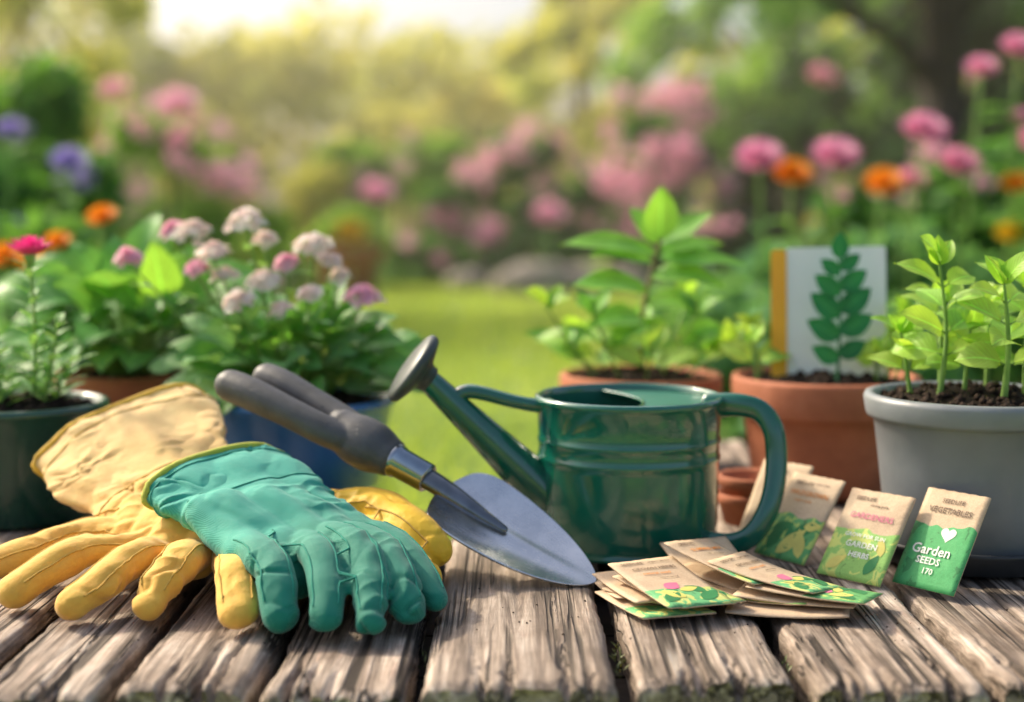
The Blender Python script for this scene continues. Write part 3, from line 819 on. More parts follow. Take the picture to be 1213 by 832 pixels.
def glove(name, mat, bindmat, cuff, palm, fingers, axis0, axis1, seed, wr=.0016, vox=.0021, seam=None, gloc=(0, 0, 0), frq=1.0):
    g = group(name, gloc)
    mb = MB()
    if cuff:
        SEG = 40; wall_ = .0045
        rin, rout = [], []
        P_, _ = catmull([c[0] for c in cuff], [0]*len(cuff), 6)
        def interp(i): 
            return catmull([c[i] for c in cuff], [0]*len(cuff), 6)[0]
        Ws, Hs = interp(1), interp(2)
        n = len(P_)
        for k in range(n):
            for (lst, sub_) in ((rout, 0), (rin, wall_)):
                ids = []
                for q in range(SEG):
                    a = 6.28318*q/SEG
                    wl = max(Ws[k].length-sub_, .002); hl = max(Hs[k].length-sub_, .001)
                    wob = 1+.16*noise.noise(V((math.cos(a)*1.7, math.sin(a)*1.7, k*.2+seed)))
                    p = P_[k] + Ws[k].normalized()*math.cos(a)*wl*wob + Hs[k].normalized()*math.sin(a)*hl*wob
                    ids.append(mb.vert(p))
                lst.append(ids)
        for k in range(n-1):
            for q in range(SEG):
                q2 = (q+1) % SEG
                mb.face((rout[k][q], rout[k][q2], rout[k+1][q2], rout[k+1][q]))
                mb.face((rin[k][q2], rin[k][q], rin[k+1][q], rin[k+1][q2]))
        for q in range(SEG):
            q2 = (q+1) % SEG
            mb.face((rout[0][q2], rout[0][q], rin[0][q], rin[0][q2]))
            mb.face((rout[-1][q], rout[-1][q2], rin[-1][q2], rin[-1][q]))
        rim = [(V(mb.v[a])+V(mb.v[b]))/2 for a, b in zip(rout[0], rin[0])]
        wrims = [[V(mb.v[a]) for a in rout[k]] for k in (3, n-5)]
        cline = [[V(mb.v[rout[k][q]]) for k in range(0, n)] for q in (int(SEG*.70), int(SEG*.25))]
    for (pts, rad, fz) in palm: sweep(mb, pts, rad, seg=16, fz=fz, sub=4)
    for (pts, rad) in fingers: sweep(mb, pts, rad, seg=16, fz=.86, sub=5)
    ob = mb.build('glove_shell', [mat], g)
    remesh(ob, vox, 4, .5)
    me = ob.data
    nv = len(me.vertices)
    co_ = np.zeros(nv*3); me.vertices.foreach_get('co', co_); co_ = co_.reshape(-1, 3)
    no_ = np.zeros(nv*3); me.vertex_normals.foreach_get('vector', no_); no_ = no_.reshape(-1, 3)
    a0, a1 = V(axis0), V(axis1); axd = a1-a0; ll = axd.length_squared; al = axd.normalized()
    rn = np.zeros(nv); cv = np.zeros(nv)
    for i in range(nv):
        p = V(co_[i])
        t = (p-a0).dot(axd)/ll
        rn[i] = min(max(t, 0), 1)
        q = p*frq+V((seed, 0, 0))
        w1 = noise.noise(q*20); w2 = noise.noise(q*20+V((5, 0, 0)))
        q2 = q+V((w1, w2, 0))*.010
        a_ = noise.noise(q2*40)
        b_ = noise.noise(q*22+V((0, 9, 0)))
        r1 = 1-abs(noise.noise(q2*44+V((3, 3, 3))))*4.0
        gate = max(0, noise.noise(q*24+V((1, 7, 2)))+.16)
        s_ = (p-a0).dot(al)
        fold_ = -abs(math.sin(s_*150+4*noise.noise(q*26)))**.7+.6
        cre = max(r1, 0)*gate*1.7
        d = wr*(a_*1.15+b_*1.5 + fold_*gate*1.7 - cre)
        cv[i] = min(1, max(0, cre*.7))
        co_[i] += no_[i]*d
        if co_[i][2] < .001: co_[i][2] = .001
    me.vertices.foreach_set('co', co_.ravel())
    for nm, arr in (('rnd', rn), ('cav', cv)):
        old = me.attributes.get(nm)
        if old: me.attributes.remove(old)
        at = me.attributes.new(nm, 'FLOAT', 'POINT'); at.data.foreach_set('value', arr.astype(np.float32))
    me.update()
    bpy.context.view_layer.update()
    def proj(p):
        ok, loc, nor, fi = ob.closest_point_on_mesh(p)
        return (loc + nor*.0001) if ok else p
    if seam:
        mb = MB()
        for (pts, rad) in fingers:
            P_, R_ = catmull(pts, rad, 9)
            for side_ in (-1, 1):
                line = []
                for i in range(4, len(P_)):
                    t = (P_[min(i+1, len(P_)-1)]-P_[i-1]).normalized()
                    s_ = t.cross(V((0, -.25, 1))).normalized()
                    line.append(proj(P_[i]+(s_*side_*.8+V((0, -.25, .75)))*R_[i]*1.3))
                sweep(mb, line, [.0008]*len(line), seg=6, sub=1, cap='none')
        if cuff:
            for wr_ in wrims: sweep(mb, [proj(p) for p in wr_], [.0009]*len(wr_), seg=6, closed=True, up=(.3, .2, 1))
            sweep(mb, [proj(p) for p in cline[0]], [.0010]*len(cline[0]), seg=6, sub=1, cap='none')
        mb.build('seams', [seam], g)
    if cuff:
        mb = MB(); sweep(mb, rim, [.0032]*len(rim), seg=10, closed=True, up=(0.3, .2, 1)); mb.build('cuff_binding', [bindmat], g)
    return g, ob

w0 = V((.071, .040, .026)); h0 = V((-.006, .010, .029))
cuffA = [(V((-.350, 1.275, .094)), w0, h0),
         (V((-.325, 1.235, .079)), w0*.88, h0*.95),
         (V((-.298, 1.195, .064)), w0*.74, h0*.80),
         (V((-.276, 1.160, .052)), w0*.66, h0*.73)]
palmA = [([(-.262, 1.175, .05), (-.262, 1.12, .040), (-.276, 1.095, .026)], [.026, .023, .019], .8),
         ([(-.285, 1.165, .048), (-.285, 1.13, .038), (-.296, 1.105, .024)], [.026, .022, .018], .8),
         ([(-.305, 1.160, .045), (-.305, 1.14, .036), (-.318, 1.12, .024)], [.024, .022, .017], .8),
         ([(-.245, 1.17, .05), (-.238, 1.11, .038), (-.246, 1.085, .025)], [.024, .022, .018], .8),
         ([(-.235, 1.15, .045), (-.215, 1.10, .035), (-.21, 1.06, .026)], [.022, .020, .016], .8)]
fingA = [([(-.308, 1.135, .030), (-.345, 1.135, .034), (-.375, 1.115, .027), (-.412, 1.100, .0145)], [.0165, .0155, .0155, .0132]),
         ([(-.292, 1.110, .026), (-.325, 1.085, .033), (-.348, 1.055, .026), (-.368, 1.035, .0145)], [.0165, .0155, .0158, .0138]),
         ([(-.272, 1.100, .027), (-.286, 1.055, .034), (-.300, 1.022, .024), (-.315, 1.000, .0140)], [.0165, .0155, .0158, .0140]),
         ([(-.246, 1.090, .027), (-.250, 1.050, .034), (-.256, 1.020, .024), (-.260, 1.004, .0140)], [.0165, .0155, .0158, .0140]),
         ([(-.210, 1.070, .028), (-.204, 1.025, .033), (-.197, .995, .022), (-.193, .978, .0140)], [.0155, .0155, .0150, .0134])]
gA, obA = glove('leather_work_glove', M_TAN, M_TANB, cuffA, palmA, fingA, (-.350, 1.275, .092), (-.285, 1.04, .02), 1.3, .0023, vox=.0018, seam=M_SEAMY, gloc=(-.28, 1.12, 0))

palmC = [([(-.215, 1.185, .035), (-.165, 1.165, .046), (-.13, 1.15, .046)], [.026, .024, .020], .8),
         ([(-.215, 1.165, .030), (-.165, 1.145, .036), (-.13, 1.13, .034)], [.026, .024, .020], .8),
         ([(-.215, 1.14, .028), (-.17, 1.12, .028), (-.13, 1.10, .024)], [.022, .022, .018], .8)]
fingC = [([(-.150, 1.165, .048), (-.112, 1.15, .052), (-.085, 1.125, .042), (-.064, 1.106, .028)], [.020, .0195, .0195, .018]),
         ([(-.14, 1.13, .034), (-.11, 1.11, .036), (-.085, 1.085, .026), (-.068, 1.066, .016)], [.018, .0175, .017, .0155]),
         ([(-.15, 1.10, .028), (-.12, 1.085, .028), (-.098, 1.06, .02), (-.083, 1.042, .0150)], [.017, .016, .015, .014]),
         ([(-.16, 1.19, .045), (-.12, 1.185, .046), (-.09, 1.165, .034), (-.07, 1.145, .018)], [.018, .0175, .0165, .015])]
cuffC = [(V((-.29, 1.205, .03)), V((.02, .048, .012)), V((.001, -.002, .02))), (V((-.255, 1.185, .033)), V((.016, .042, .008)), V((.001, -.002, .019))), (V((-.215, 1.165, .033)), V((.014, .038, .006)), V((.001, -.002, .019)))]
gC, obC = glove('leather_work_glove', M_YEL, M_TANB, cuffC, palmC, fingC, (-.215, 1.17, .03), (-.07, 1.09, .02), 8.1, .0012, seam=M_SEAMY, gloc=(-.14, 1.13, 0))

w0 = V((.053, .034, .011)); h0 = V((-.002, .008, .0205))
cuffB = [(V((-.243, 1.140, .079)), w0, h0),
         (V((-.226, 1.127, .074)), w0*.97, h0*1.0),
         (V((-.205, 1.112, .067)), w0*.90, h0*.92),
         (V((-.186, 1.098, .060)), w0*.85, h0*.85)]
palmB = [([(-.222, 1.085, .062), (-.19, 1.068, .052), (-.164, 1.050, .042)], [.022, .021, .018], .8),
         ([(-.195, 1.095, .062), (-.168, 1.078, .054), (-.146, 1.058, .046)], [.023, .021, .018], .8),
         ([(-.180, 1.110, .062), (-.150, 1.088, .054), (-.130, 1.070, .046)], [.023, .021, .0175], .8),
         ([(-.165, 1.120, .062), (-.140, 1.100, .054), (-.117, 1.082, .046)], [.022, .020, .017], .8),
         ([(-.236, 1.085, .060), (-.215, 1.062, .050), (-.195, 1.035, .042)], [.019, .019, .017], .85),
         ([(-.175, 1.05, .045), (-.165, 1.035, .035), (-.158, 1.025, .025)], [.018, .018, .015], .9)]
fingB = [([(-.205, 1.055, .046), (-.182, 1.018, .046), (-.168, .986, .034), (-.161, .966, .0165)], [.0170, .0162, .0155, .0138]),
         ([(-.160, 1.050, .043), (-.142, 1.018, .046), (-.131, .985, .034), (-.128, .960, .0155)], [.0158, .0150, .0144, .0130]),
         ([(-.143, 1.058, .046), (-.117, 1.030, .049), (-.102, .990, .034), (-.097, .958, .0145)], [.0155, .0145, .0140, .0130]),
         ([(-.128, 1.070, .046), (-.100, 1.044, .047), (-.082, 1.008, .032), (-.072, .980, .0145)], [.0150, .0140, .0136, .0124]),
         ([(-.115, 1.082, .046), (-.088, 1.064, .043), (-.069, 1.036, .029), (-.056, 1.012, .0140)], [.0145, .0133, .0130, .0118])]
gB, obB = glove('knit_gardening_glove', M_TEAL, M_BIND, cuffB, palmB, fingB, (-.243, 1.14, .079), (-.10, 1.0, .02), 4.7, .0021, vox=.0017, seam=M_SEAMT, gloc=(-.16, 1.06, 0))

# ------------------------------------------------------------------ seed packets
def printmat(name, pc, blob, split, kraft=(.56, .415, .27)):
    m, nt, b, o = newmat(name)
    uv = nd(nt, 'ShaderNodeUVMap'); sp_ = nd(nt, 'ShaderNodeSeparateXYZ'); nt.links.new(uv.outputs[0], sp_.inputs[0])
    mp = nd(nt, 'ShaderNodeMapping'); nt.links.new(uv.outputs[0], mp.inputs[0])
    nz = nd(nt, 'ShaderNodeTexNoise'); nz.inputs['Scale'].default_value = 3.0; nz.inputs['Detail'].default_value = 1.5
    mp.inputs['Location'].default_value = (random.uniform(0, 9), random.uniform(0, 9), 0)
    nt.links.new(mp.outputs[0], nz.inputs['Vector'])
    edge_ = math_(nt, 'ADD', sp_.outputs[1], math_(nt, 'MULTIPLY', math_(nt, 'SUBTRACT', nz.outputs[0], .5), .22))
    panel = math_(nt, 'LESS_THAN', edge_, split)
    kn = noise_(nt, 900, 3); kf = noise_(nt, 50, 4)
    kc = mixc(nt, .5, kraft, ramp(nt, kf, [(.3, (.38, .38, .38)), (.7, (.62, .62, .62))]), 'OVERLAY')
    kc = mixc(nt, .3, kc, ramp(nt, kn, [(.35, (.3, .3, .3)), (.65, (.7, .7, .7))]), 'OVERLAY')
    nz2 = nd(nt, 'ShaderNodeTexNoise'); nz2.inputs['Scale'].default_value = 5.0; nz2.inputs['Detail'].default_value = 2; nz2.inputs['Distortion'].default_value = 1.2
    nt.links.new(mp.outputs[0], nz2.inputs['Vector'])
    g = mixc(nt, math_(nt, 'GREATER_THAN', nz2.outputs[0], .56), pc, blob)
    g = mixc(nt, math_(nt, 'LESS_THAN', nz2.outputs[0], .38), g, tuple(x*.65 for x in pc))
    g = mixc(nt, .3, g, ramp(nt, kn, [(.35, (.35, .35, .35)), (.65, (.65, .65, .65))]), 'OVERLAY')
    col = mixc(nt, panel, kc, g)
    nt.links.new(col, b.inputs['Base Color'])
    b.inputs['Roughness'].default_value = .7
    bump(nt, b, noise_(nt, 70, 4), .5, .002)
    return m
INK = simple('brown_ink', (.10, .055, .03), None, 40, .7)
INKO = simple('orange_ink', (.72, .25, .04), None, 40, .7)
INKW = simple('white_ink', (.85, .85, .80), (.78, .78, .72), 40, .7)
INKG = simple('dark_green_ink', (.035, .24, .07), None, 40, .7)
INKY = simple('yellow_ink', (.72, .66, .16), None, 40, .7)
INKP = simple('pink_ink', (.72, .18, .30), None, 40, .7)
PR = [printmat('seed_print_a', (.12, .38, .12), (.46, .60, .14), .52), printmat('seed_print_b', (.26, .50, .12), (.56, .64, .16), .54),
      printmat('seed_print_c', (.07, .37, .12), (.075, .39, .13), .64), printmat('seed_print_d', (.14, .44, .17), (.56, .60, .18), .36),
      printmat('kraft_plain', (.52, .37, .235), (.55, .4, .26), .0)]
def textmesh(body, width, hmax):
    cu = bpy.data.curves.new('t', 'FONT'); cu.body = body; cu.align_x = 'CENTER'; cu.align_y = 'CENTER'; cu.resolution_u = 2; cu.offset = .012
    o = bpy.data.objects.new('t', cu); COL.objects.link(o)
    bpy.context.view_layer.update()
    me = bpy.data.meshes.new_from_object(o.evaluated_get(bpy.context.evaluated_depsgraph_get()))
    bpy.data.objects.remove(o)
    xs = [v.co.x for v in me.vertices]; ys = [v.co.y for v in me.vertices]
    s = min(width/(max(xs)-min(xs)), hmax/(max(ys)-min(ys)))
    return [((v.co.x-(max(xs)+min(xs))/2)*s, (v.co.y-(max(ys)+min(ys))/2)*s) for v in me.vertices], [tuple(p.vertices) for p in me.polygons]
TXT = {}
def T(body, w_, h_):
    k = (body, w_, h_)
    if k not in TXT: TXT[k] = textmesh(*k)
    return TXT[k]
def packet(M, w_, h_, style, texts, leaves=(), curl=.0, heart=False):
    g = group('seed_packet', M.translation)
    sd1 = random.uniform(0, 50)
    def pz(x, y):
        return .0007+.0016*(1-min(abs(2*x/w_), 1)**4)*(1-min(abs(2*y/h_), 1)**4) + .0006*noise.noise(V((x*60, y*60, sd1)))
    def cz(x, y): return curl*((2*y/h_)**2)*.5 + curl*.6*(x/w_)*(y/h_)*2
    mb = MB(); NX, NY = 12, 16; F, B = {}, {}
    for i in range(NX+1):
        for j in range(NY+1):
            x = (i/NX-.5)*w_; y = (j/NY-.5)*h_
            jag = .0005*(1 if j == NY and i % 2 else 0)
            F[i, j] = mb.vert((x, y+jag, pz(x, y)+cz(x, y)), (i/NX, j/NY)); B[i, j] = mb.vert((x, y+jag, -abs(pz(x, y))*.6+cz(x, y)), (i/NX, 2))
    for i in range(NX):
        for j in range(NY):
            mb.face((F[i, j], F[i+1, j], F[i+1, j+1], F[i, j+1])); mb.face((B[i, j+1], B[i+1, j+1], B[i+1, j], B[i, j]))
    for i in range(NX):
        mb.face((B[i, 0], B[i+1, 0], F[i+1, 0], F[i, 0])); mb.face((F[i, NY], F[i+1, NY], B[i+1, NY], B[i, NY]))
    for j in range(NY):
        mb.face((F[0, j], F[0, j+1], B[0, j+1], B[0, j])); mb.face((B[NX, j], B[NX, j+1], F[NX, j+1], F[NX, j]))
    ob = mb.build('envelope', [PR[style]], g); ob.data.transform(M)
    mb = MB()
    mats = [INK, INKW, INKO, INKG, INKY, INKP]
    lift = .00035
    for (body, cx_, cy_, ww, hh, mi) in texts:
        vs, fs = T(body, ww*w_, hh*h_); st = len(mb.v)
        for (x, y) in vs:
            X, Y = x+cx_*w_, y+cy_*h_; mb.vert((X, Y, pz(X, Y)+cz(X, Y)+lift*2.4))
        for f in fs: mb.face(tuple(st+k for k in f), mi)
    for (lx, ly, ang, L, W, mi) in leaves:
        n = 8; left, right = [], []
        for k in range(n+1):
            t = k/n; wd = W*w_*.5*math.sin(math.pi*t**.8)
            for s_, lst in ((-1, left), (1, right)):
                x = lx*w_+math.cos(ang)*t*L*w_-math.sin(ang)*wd*s_; y = ly*h_+math.sin(ang)*t*L*w_+math.cos(ang)*wd*s_
                x = max(-w_*.49, min(w_*.49, x)); y = max(-h_*.49, min(h_*.49, y))
                lst.append(mb.vert((x, y, pz(x, y)+cz(x, y)+lift*(.5+.1*mi))))
        for k in range(n): mb.face((left[k], right[k], right[k+1], left[k+1]), mi)
    if heart:
        cxx, cyy = .10*w_, .06*h_; ids = []
        for k in range(24):
            t = 6.283*k/24
            x = cxx+16*math.sin(t)**3*w_*.0075; y = cyy+(13*math.cos(t)-5*math.cos(2*t)-2*math.cos(3*t)-math.cos(4*t))*w_*.0075
            ids.append(mb.vert((x, y, pz(x, y)+cz(x, y)+lift)))
        cc = mb.vert((cxx, cyy, pz(cxx, cyy)+lift+cz(cxx, cyy)))
        for k in range(24): mb.face((ids[(k+1) % 24], ids[k], cc), 1)
    if mb.v:
        ob = mb.build('print', mats, g, False); ob.data.transform(M)
    return g
def frame(o, W, U):
    o, W, U = V(o), V(W), V(U)
    x = W.normalized(); y = (U-x*U.dot(x)).normalized(); z = x.cross(y); c = o+W/2+U/2
    return Matrix(((x.x, y.x, z.x, c.x), (x.y, y.y, z.y, c.y), (x.z, y.z, z.z, c.z), (0, 0, 0, 1)))
def flat(cx_, cy_, cz_, rot, tx=0, ty=0):
    return Matrix.Translation((cx_, cy_, cz_)) @ Matrix.Rotation(math.radians(rot), 4, 'Z') @ Matrix.Rotation(math.radians(tx), 4, 'X') @ Matrix.Rotation(math.radians(ty), 4, 'Y')
LV = [(-.3, -.42, 1.3, .5, .22, 3), (-.1, -.45, .9, .6, .24, 4), (.1, -.4, 1.9, .45, .2, 3), (.35, -.45, 2.0, .5, .2, 4), (-.35, -.2, .4, .4, .18, 3), (.05, -.2, .5, .45, .2, 3), (.2, -.1, .2, .3, .16, 4)]
LV2 = [(-.4, -.4, .8, .45, .2, 3), (-.1, -.35, 2.2, .35, .2, 4), (.1, -.4, .6, .45, .2, 3), (-.2, -.15, .6, .3, .2, 5), (.3, -.25, 2.4, .3, .18, 3), (-.05, -.2, .2, .3, .14, 4)]
packet(frame((.2110, 1.205, .001), (.034, -.046, 0), (.037, .034, .0645)), .0575, .082, 0,
       [('SEEDLIFE', -.18, .39, .42, .045, 0), ('garden variety', .16, .40, .3, .03, 0), ('WILDGROWN', 0, .27, .72, .065, 2), ('organic seeds', -.05, .18, .5, .04, 2)], LV)
packet(frame((.2470, 1.138, .001), (.041, -.045, 0), (.038, .030, .0640)), .0595, .080, 1,
       [('SEEDLIFE', -.2, .40, .4, .045, 0), ('planting guide', .05, .33, .6, .035, 0), ('GARDENERS', 0, .20, .76, .065, 5), ('GROW FOR SUN', .02, -.02, .62, .055, 1), ('GARDEN', .02, -.12, .48, .07, 1), ('HERBS', .04, -.23, .38, .06, 1)], [(-.4, -.42, .7, .35, .15, 4), (.2, -.42, 1.2, .35, .15, 3), (.35, -.2, 1.9, .3, .13, 4)])
packet(frame((.2990, 1.110, .001), (.0345, -.043, 0), (.043, .021, .0715)), .0565, .084, 2,
       [('SEEDLIFE', .0, .39, .52, .045, 0), ('VEGETABLES', 0, .29, .74, .06, 0), ('Garden', -.06, -.12, .62, .10, 1), ('SEEDS', -.05, -.23, .5, .07, 1), ('170', .0, -.33, .2, .06, 1)], [], heart=True)
packet(frame((.2060, 1.250, .001), (.036, -.040, 0), (.020, .038, .068)), .054, .080, 4, [('SEED', 0, .38, .4, .045, 0)], [])
tt = [('SEEDLIFE', -.22, .41, .35, .04, 0), ('organic garden', .18, .40, .4, .035, 0), ('GROWN HERBS', 0, .28, .65, .05, 0), ('natural seed', -.05, .18, .5, .04, 2), ('sow in spring', .05, .08, .5, .03, 0)]
tt2 = [('SEEDLIFE', -.2, .40, .4, .04, 0), ('SUMMER MIX', 0, .27, .65, .06, 2), ('for sunny beds', 0, .16, .55, .035, 0)]
pile = [
    (.098, 1.085, .0030, 12, -1, 0, 4, []), (.106, 1.040, .0030, 20, -1, 0, 3, []), (.118, 1.050, .0070, 35, -3, 1, 4, []), (.104, 1.060, .0105, 18, 1, -1, 4, []), (.124, 1.040, .0135, 31, 3, 2, 3, tt),
    (.118, 1.036, .0185, 26, 9, 2, 3, tt),
    (.205, 1.030, .0030, 76, 0, 0, 4, []), (.190, 1.055, .0060, 58, 0, 2, 1, []), (.215, 1.040, .0085, 68, 1, 3, 4, []), (.180, 1.085, .0085, 45, 8, 3, 4, []),
    (.160, 1.110, .0140, 15, 12, 0, 4, []),
    (.225, 1.035, .0135, 62, 2, 5, 0, tt2), (.200, 1.055, .0195, 52, 8, 6, 3, tt), (.168, 1.078, .0235, 44, 12, 8, 3, tt2)]
for (x, y, z, r_, tx, ty, st, te) in pile:
    packet(flat(x, y, z, r_, tx, ty), .058, .088, st, te, LV2 if te else [], curl=random.uniform(.002, .005))

# ------------------------------------------------------------------ outdoor setting
def lawnmat():
    m, nt, b, o = newmat('lawn')
    f = noise_(nt, 1.2, 6, .6); f2 = noise_(nt, 22, 5, .7)
    col = ramp(nt, f, [(.3, (.15, .24, .045)), (.55, (.25, .34, .075)), (.75, (.38, .43, .13))])
    col = mixc(nt, .5, col, ramp(nt, f2, [(.3, (.25, .25, .25)), (.7, (.75, .75, .75))]), 'OVERLAY')
    nt.links.new(col, b.inputs['Base Color']); b.inputs['Roughness'].default_value = .9
    b.inputs['Specular IOR Level'].default_value = .2
    bump(nt, b, f2, .8, .03)
    return m
mb = MB(); N = 60; idx = {}
for i in range(N+1):
    for j in range(N+1):
        x = (i/N*2-1); y = (j/N*2-1)
        X = 400*x*abs(x)**2; Y = 400*y*abs(y)**2
        z = GZ + .03*noise.noise(V((X*.3, Y*.3, 0)))*min(1, abs(Y)/6)
        idx[i, j] = mb.vert((X, Y, z))
for i in range(N):
    for j in range(N): mb.face((idx[i, j], idx[i+1, j], idx[i+1, j+1], idx[i, j+1]))
mb.build('ground', [lawnmat()], None)

def npmesh(name, verts, faces4, rnd, mat, parent=None):
    me = bpy.data.meshes.new(name)
    nv, nf = len(verts), len(faces4); k = faces4.shape[1]
    me.vertices.add(nv); me.vertices.foreach_set('co', verts.astype(np.float32).ravel())
    me.loops.add(nf*k); me.loops.foreach_set('vertex_index', faces4.astype(np.int32).ravel())
    me.polygons.add(nf); me.polygons.foreach_set('loop_start', np.arange(0, nf*k, k, dtype=np.int32))
    me.materials.append(mat)
    me.update(calc_edges=True); me.validate()
    a = me.attributes.new('rnd', 'FLOAT', 'POINT'); a.data.foreach_set('value', rnd.astype(np.float32))
    o = bpy.data.objects.new(name, me)
    return link(o, parent)
def foliage(name, clumps, n, size, mat, parent=None, shell=.5, flatz=.85, upb=.5):
    c = np.array(clumps, dtype=float)
    wgt = c[:, 3]**2; ci = rng.choice(len(c), n, p=wgt/wgt.sum())
    d = rng.normal(size=(n, 3)); d /= np.linalg.norm(d, axis=1)[:, None]
    rad = (shell+(1-shell)*rng.random(n)) * (1+.12*rng.normal(size=n))
    p = c[ci, :3] + d*rad[:, None]*c[ci, 3][:, None]*np.array([1, 1, flatz])
    ld = rng.normal(size=(n, 3)); ld = ld+d*.8; ld[:, 2] -= .1; ld /= np.linalg.norm(ld, axis=1)[:, None]
    up = rng.normal(size=(n, 3)); up[:, 2] += upb; s = np.cross(ld, up); s /= np.linalg.norm(s, axis=1)[:, None]
    L = size*(.6+.8*rng.random(n))[:, None]
    v = np.stack([p-ld*L*.5, p+s*L*.28, p+ld*L*.5, p-s*L*.28], axis=1).reshape(-1, 3)
    f = np.arange(n*4).reshape(n, 4)
    cr = rng.random(len(c))
    r = np.clip(.55*cr[ci]+.45*rng.random(n), 0, 1)
    return npmesh(name, v, f, np.repeat(r, 4), mat, parent)

G_GRASS = leafmat('grass_blade', (.25, .38, .07), (.42, .50, .15), trans=.45, veins=False)
n = 50000
gy = 2.4+12*rng.random(n)**1.2; gx = (rng.random(n)*2-1)*(.6+gy*.45)
h = .03+.04*rng.random(n); a = rng.random(n)*6.28; bw = .004+.0012*gy
bx = np.stack([gx, gy, np.full(n, GZ-.005)], 1); sx = np.stack([np.cos(a)*bw, np.sin(a)*bw, np.zeros(n)], 1)
tipv = bx+np.stack([rng.normal(size=n)*.02, rng.normal(size=n)*.02, h], 1)
vv = np.stack([bx-sx, bx+sx, tipv], 1).reshape(-1, 3)
npmesh('grass', vv, np.arange(n*3).reshape(n, 3), np.repeat(rng.random(n), 3), G_GRASS)

F_SUN = leafmat('foliage_sunlit', (.32, .49, .11), (.16, .33, .07), trans=.5, veins=False, rough=.6)
F_HAZE = leafmat('foliage_haze_gold', (.60, .58, .20), (.36, .46, .12), trans=.55, veins=False, rough=.6, tcol=(1.6, 1.4, .8))  # distance haze and warm backlight put into the leaf colour
F_MID = leafmat('foliage_mid', (.14, .30, .075), (.055, .16, .045), trans=.42, veins=False, rough=.6)
F_DARK = leafmat('foliage_dark', (.055, .13, .04), (.018, .06, .022), trans=.3, veins=False, rough=.6)
F_BLUE = leafmat('foliage_bluegreen', (.22, .42, .20), (.10, .26, .12), trans=.38, veins=False, rough=.6)
BARK = simple('bark', (.05, .037, .028), (.024, .018, .014), 14, .9, 0, 1, 30, .02)
BARKL = simple('bark_light', (.2, .14, .09), (.12, .085, .06), 14, .9, 0, 1, 30, .02)

def U(a, b): return random.uniform(a, b)
def bush(name, x, y, rx, ry, h, n, size, mat, flower=None, fn=0, fr=.12, fq=60, fsize=.05, zb=GZ):
    g = group(name, (x, y, zb)); cl = []
    nc = 26
    for k in range(nc):
        a = U(0, 6.28); q = math.sqrt(random.random()); zz = U(.1, 1)
        sc = math.sqrt(max(0, 1-zz**2*.75))
        cl.append((x+rx*q*math.cos(a)*sc, y+ry*q*math.sin(a)*sc, zb+h*zz*.88, U(.13, .24)*min(max(rx, .3), h*1.1)+.02))
    foliage('foliage', cl, n, size, mat, g)
    mb = MB()
    for k in range(7):
        c = cl[k]; sweep(mb, [(x+U(-.1, .1)*rx, y, zb), ((x+c[0])/2, (y+c[1])/2, zb+(c[2]-zb)*.5), c[:3]], [.018*h+.006, .012*h+.004, .005], seg=6, sub=3, cap='none')
    mb.build('branches', [BARK], g)
    if flower:
        fl = []
        for k in range(fn):
            a = U(0, 6.28); zz = U(.25, 1.0); sc = math.sqrt(max(0, 1-zz**2*.7))*1.02
            yy = -abs(math.sin(a)) if random.random() < .75 else math.sin(a)
            fl.append((x+rx*math.cos(a)*sc*U(.3, 1), y+ry*yy*sc, zb+h*zz*1.0, fr*U(.6, 1.3)))
        foliage('blossoms', fl, fn*fq, fsize, flower, g, shell=.3)
    return g
def tree(name, x, y, h, tr, crown, n, size, mat, bark=BARK, limbs=9, cz0=.4, straight=False, extra=()):
    g = group(name, (x, y, GZ))
    cxr, cyr = crown; cl = []
    for k in range(42):
        a = U(0, 6.28); q = math.sqrt(random.random()); zz = U(0, 1); sc = math.sqrt(max(.1, 1-(2*zz-.9)**2*.8))
        cl.append((x+cxr*q*math.cos(a)*sc, y+cyr*q*math.sin(a)*sc, GZ+h*(cz0+(1-cz0)*zz), U(.12, .24)*cxr))
    foliage('crown', cl, n, size, mat, g, shell=.35)
    k_ = .25 if straight else 1
    mb = MB(); top = V((x+U(-.3, .3)*k_, y, GZ+h*.8))
    pth = [(x, y, GZ-.1), (x+U(-.05, .05)*h*.3*k_, y, GZ+h*.25), (x+U(-.08, .08)*h*.3*k_, y, GZ+h*.5), top]
    sweep(mb, pth, [tr*1.35, tr, tr*.8, tr*.3], seg=14, sub=6)
    for k in range(limbs):
        t = U(.28, .75); p = V((x, y, GZ+h*t)); c = V(cl[k*3][:3])
        sweep(mb, [p, (p+c)/2+V((0, 0, U(-.05, .1)*h*.5)), c], [tr*.42, tr*.25, tr*.07], seg=8, sub=4, cap='none')
    for pts, rr in extra: sweep(mb, pts, rr, seg=8, sub=5, cap='none')
    mb.build('trunk', [bark], g)
    return g

